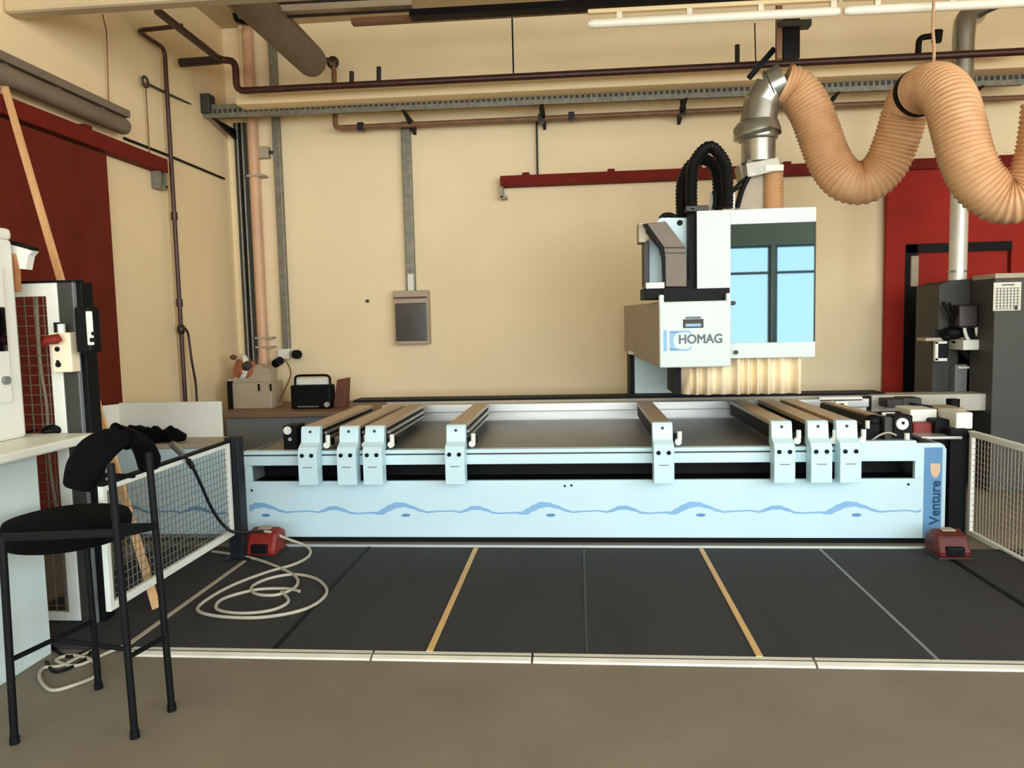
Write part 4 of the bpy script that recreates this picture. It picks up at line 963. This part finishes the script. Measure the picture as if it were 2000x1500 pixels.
# ------------------------------------------------------------------ foot switches
def pedal(lb, px, py, sc_, m):
    c = PZ(px, py, .02)
    t = thing('foot_switch', lb, 'foot switch', c, 'foot switches')
    a, b_, h = .115*sc_, .12*sc_, .185*sc_
    prof = [(-b_, 0), (-b_, .05), (-b_*.5, h*.9), (b_*.3, h), (b_, h*.8), (b_, 0)]
    mb = MB(); mb.prism([(c.x-a, c.y+y_, .02+z__) for y_, z__ in prof], (2*a, 0, 0)); mb.build('guard_hood', m, t, bevel=.025, seg=3)
    MB().box((c.x-a*.55, c.y-b_-.012, .045), (c.x+a*.55, c.y-b_*.6, .045+h*.35)).build('pedal_opening', M_black, t, bevel=.01)
    MB().box((c.x-a*1.05, c.y-b_*1.1, .018), (c.x+a*1.05, c.y+b_, .035)).build('base', M_pipeb, t, bevel=.005)
    MB().box((c.x-a*.4, c.y-.02, .02+h*.97), (c.x+a*.4, c.y+.05, .02+h*1.03)).build('label', M_beige, t)
    return t
pedal('red foot switch at the left front corner of the machine', 520, 1078, 1.0, M_redp)
pedal('dark red foot switch at the right front corner of the machine', 1850, 1083, .95, mat('dark red plastic', (86, 20, 12), .4, var=.3, scale=10))
tag(MB().box((PZ(486,1075,.02).x, 5.42, .021), (PZ(505,1075,.02).x, 5.5, .17)).build('red_plug', M_redp, bevel=.02), 'small red plug housing between the left post and the foot switch', 'plug')
# ------------------------------------------------------------------ air hose over the fence and coil
hz_ = .03
hpts = [PX(338, 878, Xf+.02)+V((0,0,.02)), PX(352, 884, Xf+.04), PX(372, 905, Xf+.05), PX(392, 945, Xf+.05), PX(412, 990, Xf+.05), PX(436, 1025, Xf+.06), PX(462, 1040, Xf+.12), PZ(520, 1038, .2), PZ(560, 1052, .12), PZ(600, 1068, .05), PZ(604, 1085, hz_), PZ(575, 1102, hz_), PZ(520, 1118, hz_), PZ(450, 1145, hz_), PZ(395, 1178, hz_), PZ(390, 1195, hz_), PZ(440, 1205, hz_), PZ(520, 1205, hz_), PZ(600, 1188, hz_), PZ(638, 1158, hz_), PZ(620, 1132, hz_), PZ(575, 1122, hz_), PZ(525, 1130, hz_), PZ(492, 1146, hz_), PZ(500, 1160, hz_), PZ(540, 1162, hz_), PZ(575, 1148, hz_), PZ(580, 1130, hz_), PZ(555, 1113, hz_), PZ(500, 1092, hz_), PZ(450, 1082, hz_), PZ(415, 1077, hz_)]
t = thing('air_hose', 'beige grey hose hung over the left fence and coiled on the mat', 'hose', PZ(520, 1160, .02))
sp = smoothpath(hpts, 8)
MB().tube(sp[:8*7], .011, 8).build('upper_run', M_post, t, smooth=True)
MB().tube(sp[8*7-1:], .0105, 8).build('coiled_run', M_cable, t, smooth=True)
MB().tube(smoothpath([PZ(585, 1155, hz_), PZ(560, 1150, hz_), PZ(500, 1152, hz_), PZ(435, 1170, hz_), PZ(424, 1190, hz_), PZ(470, 1198, hz_), PZ(530, 1192, hz_), PZ(563, 1175, hz_), PZ(550, 1156, hz_)], 8), .0105, 8).build('inner_coil', M_cable, t, smooth=True)
MB().cyl(PX(336, 876, Xf+.02)+V((0,0,.03)), PX(356, 886, Xf+.04), .022).build('quick_coupling', M_galv, t, smooth=True)
MB().cyl(PX(368, 900, Xf+.05), PX(376, 912, Xf+.05), .018).build('hose_clamp', M_pipeb, t, smooth=True)
t = wire('floor_cable', 'grey cable coil on the floor under the bar stool', smoothpath([PZ(200, 1262, .01), PZ(165, 1278, .01), PZ(120, 1300, .01), PZ(85, 1305, .01), PZ(78, 1325, .01), PZ(100, 1348, .01), PZ(145, 1338, .01), PZ(188, 1318, .01), PZ(180, 1290, .01), PZ(140, 1280, .01), PZ(110, 1290, .01), PZ(150, 1300, .01), PZ(210, 1275, .01), PZ(240, 1262, .025)], 8), .009, M_cable)
t = wire('dark_floor_cable', 'dark cable loop on the floor between desk and stool legs', smoothpath([PZ(100, 1262, .01), PZ(130, 1282, .01), PZ(175, 1272, .01), PZ(160, 1292, .01), PZ(110, 1312, .01), PZ(90, 1292, .01)], 8), .008, M_black)
# ------------------------------------------------------------------ bar stool
st = thing('bar_stool', 'black bar stool with round seat and curved backrest, on four thin legs', 'stool', (-2.1, 3.3, 0))
A0 = PZ(29, 1452, 0); B0 = PZ(264, 1441, 0); C0 = PZ(336, 1388, 0); D0 = PZ(193, 1345, 0)
zs = .93
At = PY(4, 1050, A0.y+.03); Bt = PY(216, 905, B0.y+.04); Ct = PY(290, 884, C0.y+.02); Dt = PY(168, 1060, D0.y-.02)
legs = ((A0, At), (B0, Bt), (C0, Ct), (D0, Dt))
for p_, q_ in legs:
    l_ = MB().tube([p_, q_], .0155, 14).build('leg', M_black, st, smooth=True)
    MB().cyl(p_, p_+(q_-p_).normalized()*.03, .019).build('rubber_foot', M_black, l_, smooth=True)
sc_ = PY(133, 1021, 3.27)
b = MB(); b.tube([sc_+V((0,0,-.085)), sc_+V((0,0,-.075)), sc_+V((0,0,-.0)), sc_+V((0,0,.03)), sc_+V((0,0,.045)), sc_+V((0,0,.05))], [.23, .262, .275, .262, .2, .05], 40)
b.build('seat', M_blackfab, st, smooth=True)
fz = sc_.z-.07
fm = MB(); fm.bar(At, PY(232, 1040, B0.y+.03), .02, .03); fm.bar(PY(232, 1030, B0.y+.03), PY(302, 1028, C0.y), .02, .03); fm.bar(Dt, PY(302, 1028, C0.y), .02, .03); fm.bar(At, Dt, .02, .03)
fm.build('seat_frame', M_black, st)
def onleg(i, py):
    p_, q_ = legs[i]; lo_, hi_ = 0, 1
    for _ in range(30):
        mid = (lo_+hi_)/2; w = p_ + (q_-p_)*mid; d_ = w-EYE
        cz_ = d_.dot(fwd); py_ = 750 - F*d_.dot(up)/cz_
        if py_ > py: lo_ = mid
        else: hi_ = mid
    return p_ + (q_-p_)*lo_
fa, fb_, fc, fd = onleg(0, 1290), onleg(1, 1284), onleg(2, 1243), onleg(3, 1213)
for p_, q_ in ((fa, fd), (fb_, fc), ((fa+fd)*.5, onleg(1, 1268))):
    MB().tube([p_, q_], .011, 10).build('footrest_bar', M_black, st, smooth=True)
# backrest: bent pad
bp = [(152, 955, 2.98), (165, 915, 3.0), (192, 876, 3.05), (236, 852, 3.16), (272, 864, 3.28), (288, 890, 3.36), (290, 915, 3.38)]
hw = [.11, .15, .15, .12, .12, .11, .07]
sp = smoothpath([PY(*p_) for p_ in bp], 6); n = len(sp)
b = MB(); rings = []
for i, p_ in enumerate(sp):
    t_ = (sp[min(i+1, n-1)]-sp[max(i-1, 0)]).normalized()
    k = i/(n-1)*(len(hw)-1); j = min(int(k), len(hw)-2); h_ = hw[j]*(1-(k-j)) + hw[j+1]*(k-j)
    if i in (0, n-1): h_ *= .8
    dpt = V((.25, 1, 0)).normalized(); dpt = (dpt - t_*dpt.dot(t_)).normalized(); wd = t_.cross(dpt)
    rings.append([b.bm.verts.new(p_ + wd*h_*math.copysign(abs(math.cos(a_))**.6, math.cos(a_))*.62 + dpt*.04*math.sin(a_)) for a_ in [2*math.pi*q_/16 for q_ in range(16)]])
for R0, R1 in zip(rings, rings[1:]):
    for k in range(16): b.bm.faces.new((R0[k], R0[(k+1) % 16], R1[(k+1) % 16], R1[k]))
b.bm.faces.new(rings[0][::-1]); b.bm.faces.new(rings[-1])
b.build('backrest', M_blackfab, st, smooth=True)
MB().tube([PY(170, 925, 3.03), PY(205, 928, 3.1), PY(262, 930, 3.25)], .01, 8).build('back_crossbar', M_black, st, smooth=True)
# ------------------------------------------------------------------ light
w = bpy.data.worlds.new('world'); bpy.context.scene.world = w; w.use_nodes = True
nt = w.node_tree; bg = nt.nodes['Background']
tc = nt.nodes.new('ShaderNodeTexCoord'); sx_ = nt.nodes.new('ShaderNodeSeparateXYZ'); cr = nt.nodes.new('ShaderNodeValToRGB')
nt.links.new(tc.outputs['Generated'], sx_.inputs[0]); nt.links.new(sx_.outputs['Z'], cr.inputs[0])
cr.color_ramp.elements[0].position = 0.0; cr.color_ramp.elements[0].color = (.80, .84, .86, 1)
cr.color_ramp.elements[1].position = .45; cr.color_ramp.elements[1].color = (.55, .74, .95, 1)
nt.links.new(cr.outputs[0], bg.inputs[0]); bg.inputs[1].default_value = 17.0
sc = bpy.context.scene
sc.view_settings.view_transform = 'Standard'; sc.view_settings.look = 'None'; sc.view_settings.gamma = 1; sc.view_settings.exposure = -0.26
sc.view_settings.use_curve_mapping = False
sc.cycles.max_bounces = 8; sc.cycles.diffuse_bounces = 6; sc.cycles.caustics_reflective = False; sc.cycles.caustics_refractive = False
sc.cycles.use_denoising = True; sc.cycles.sample_clamp_indirect = 6
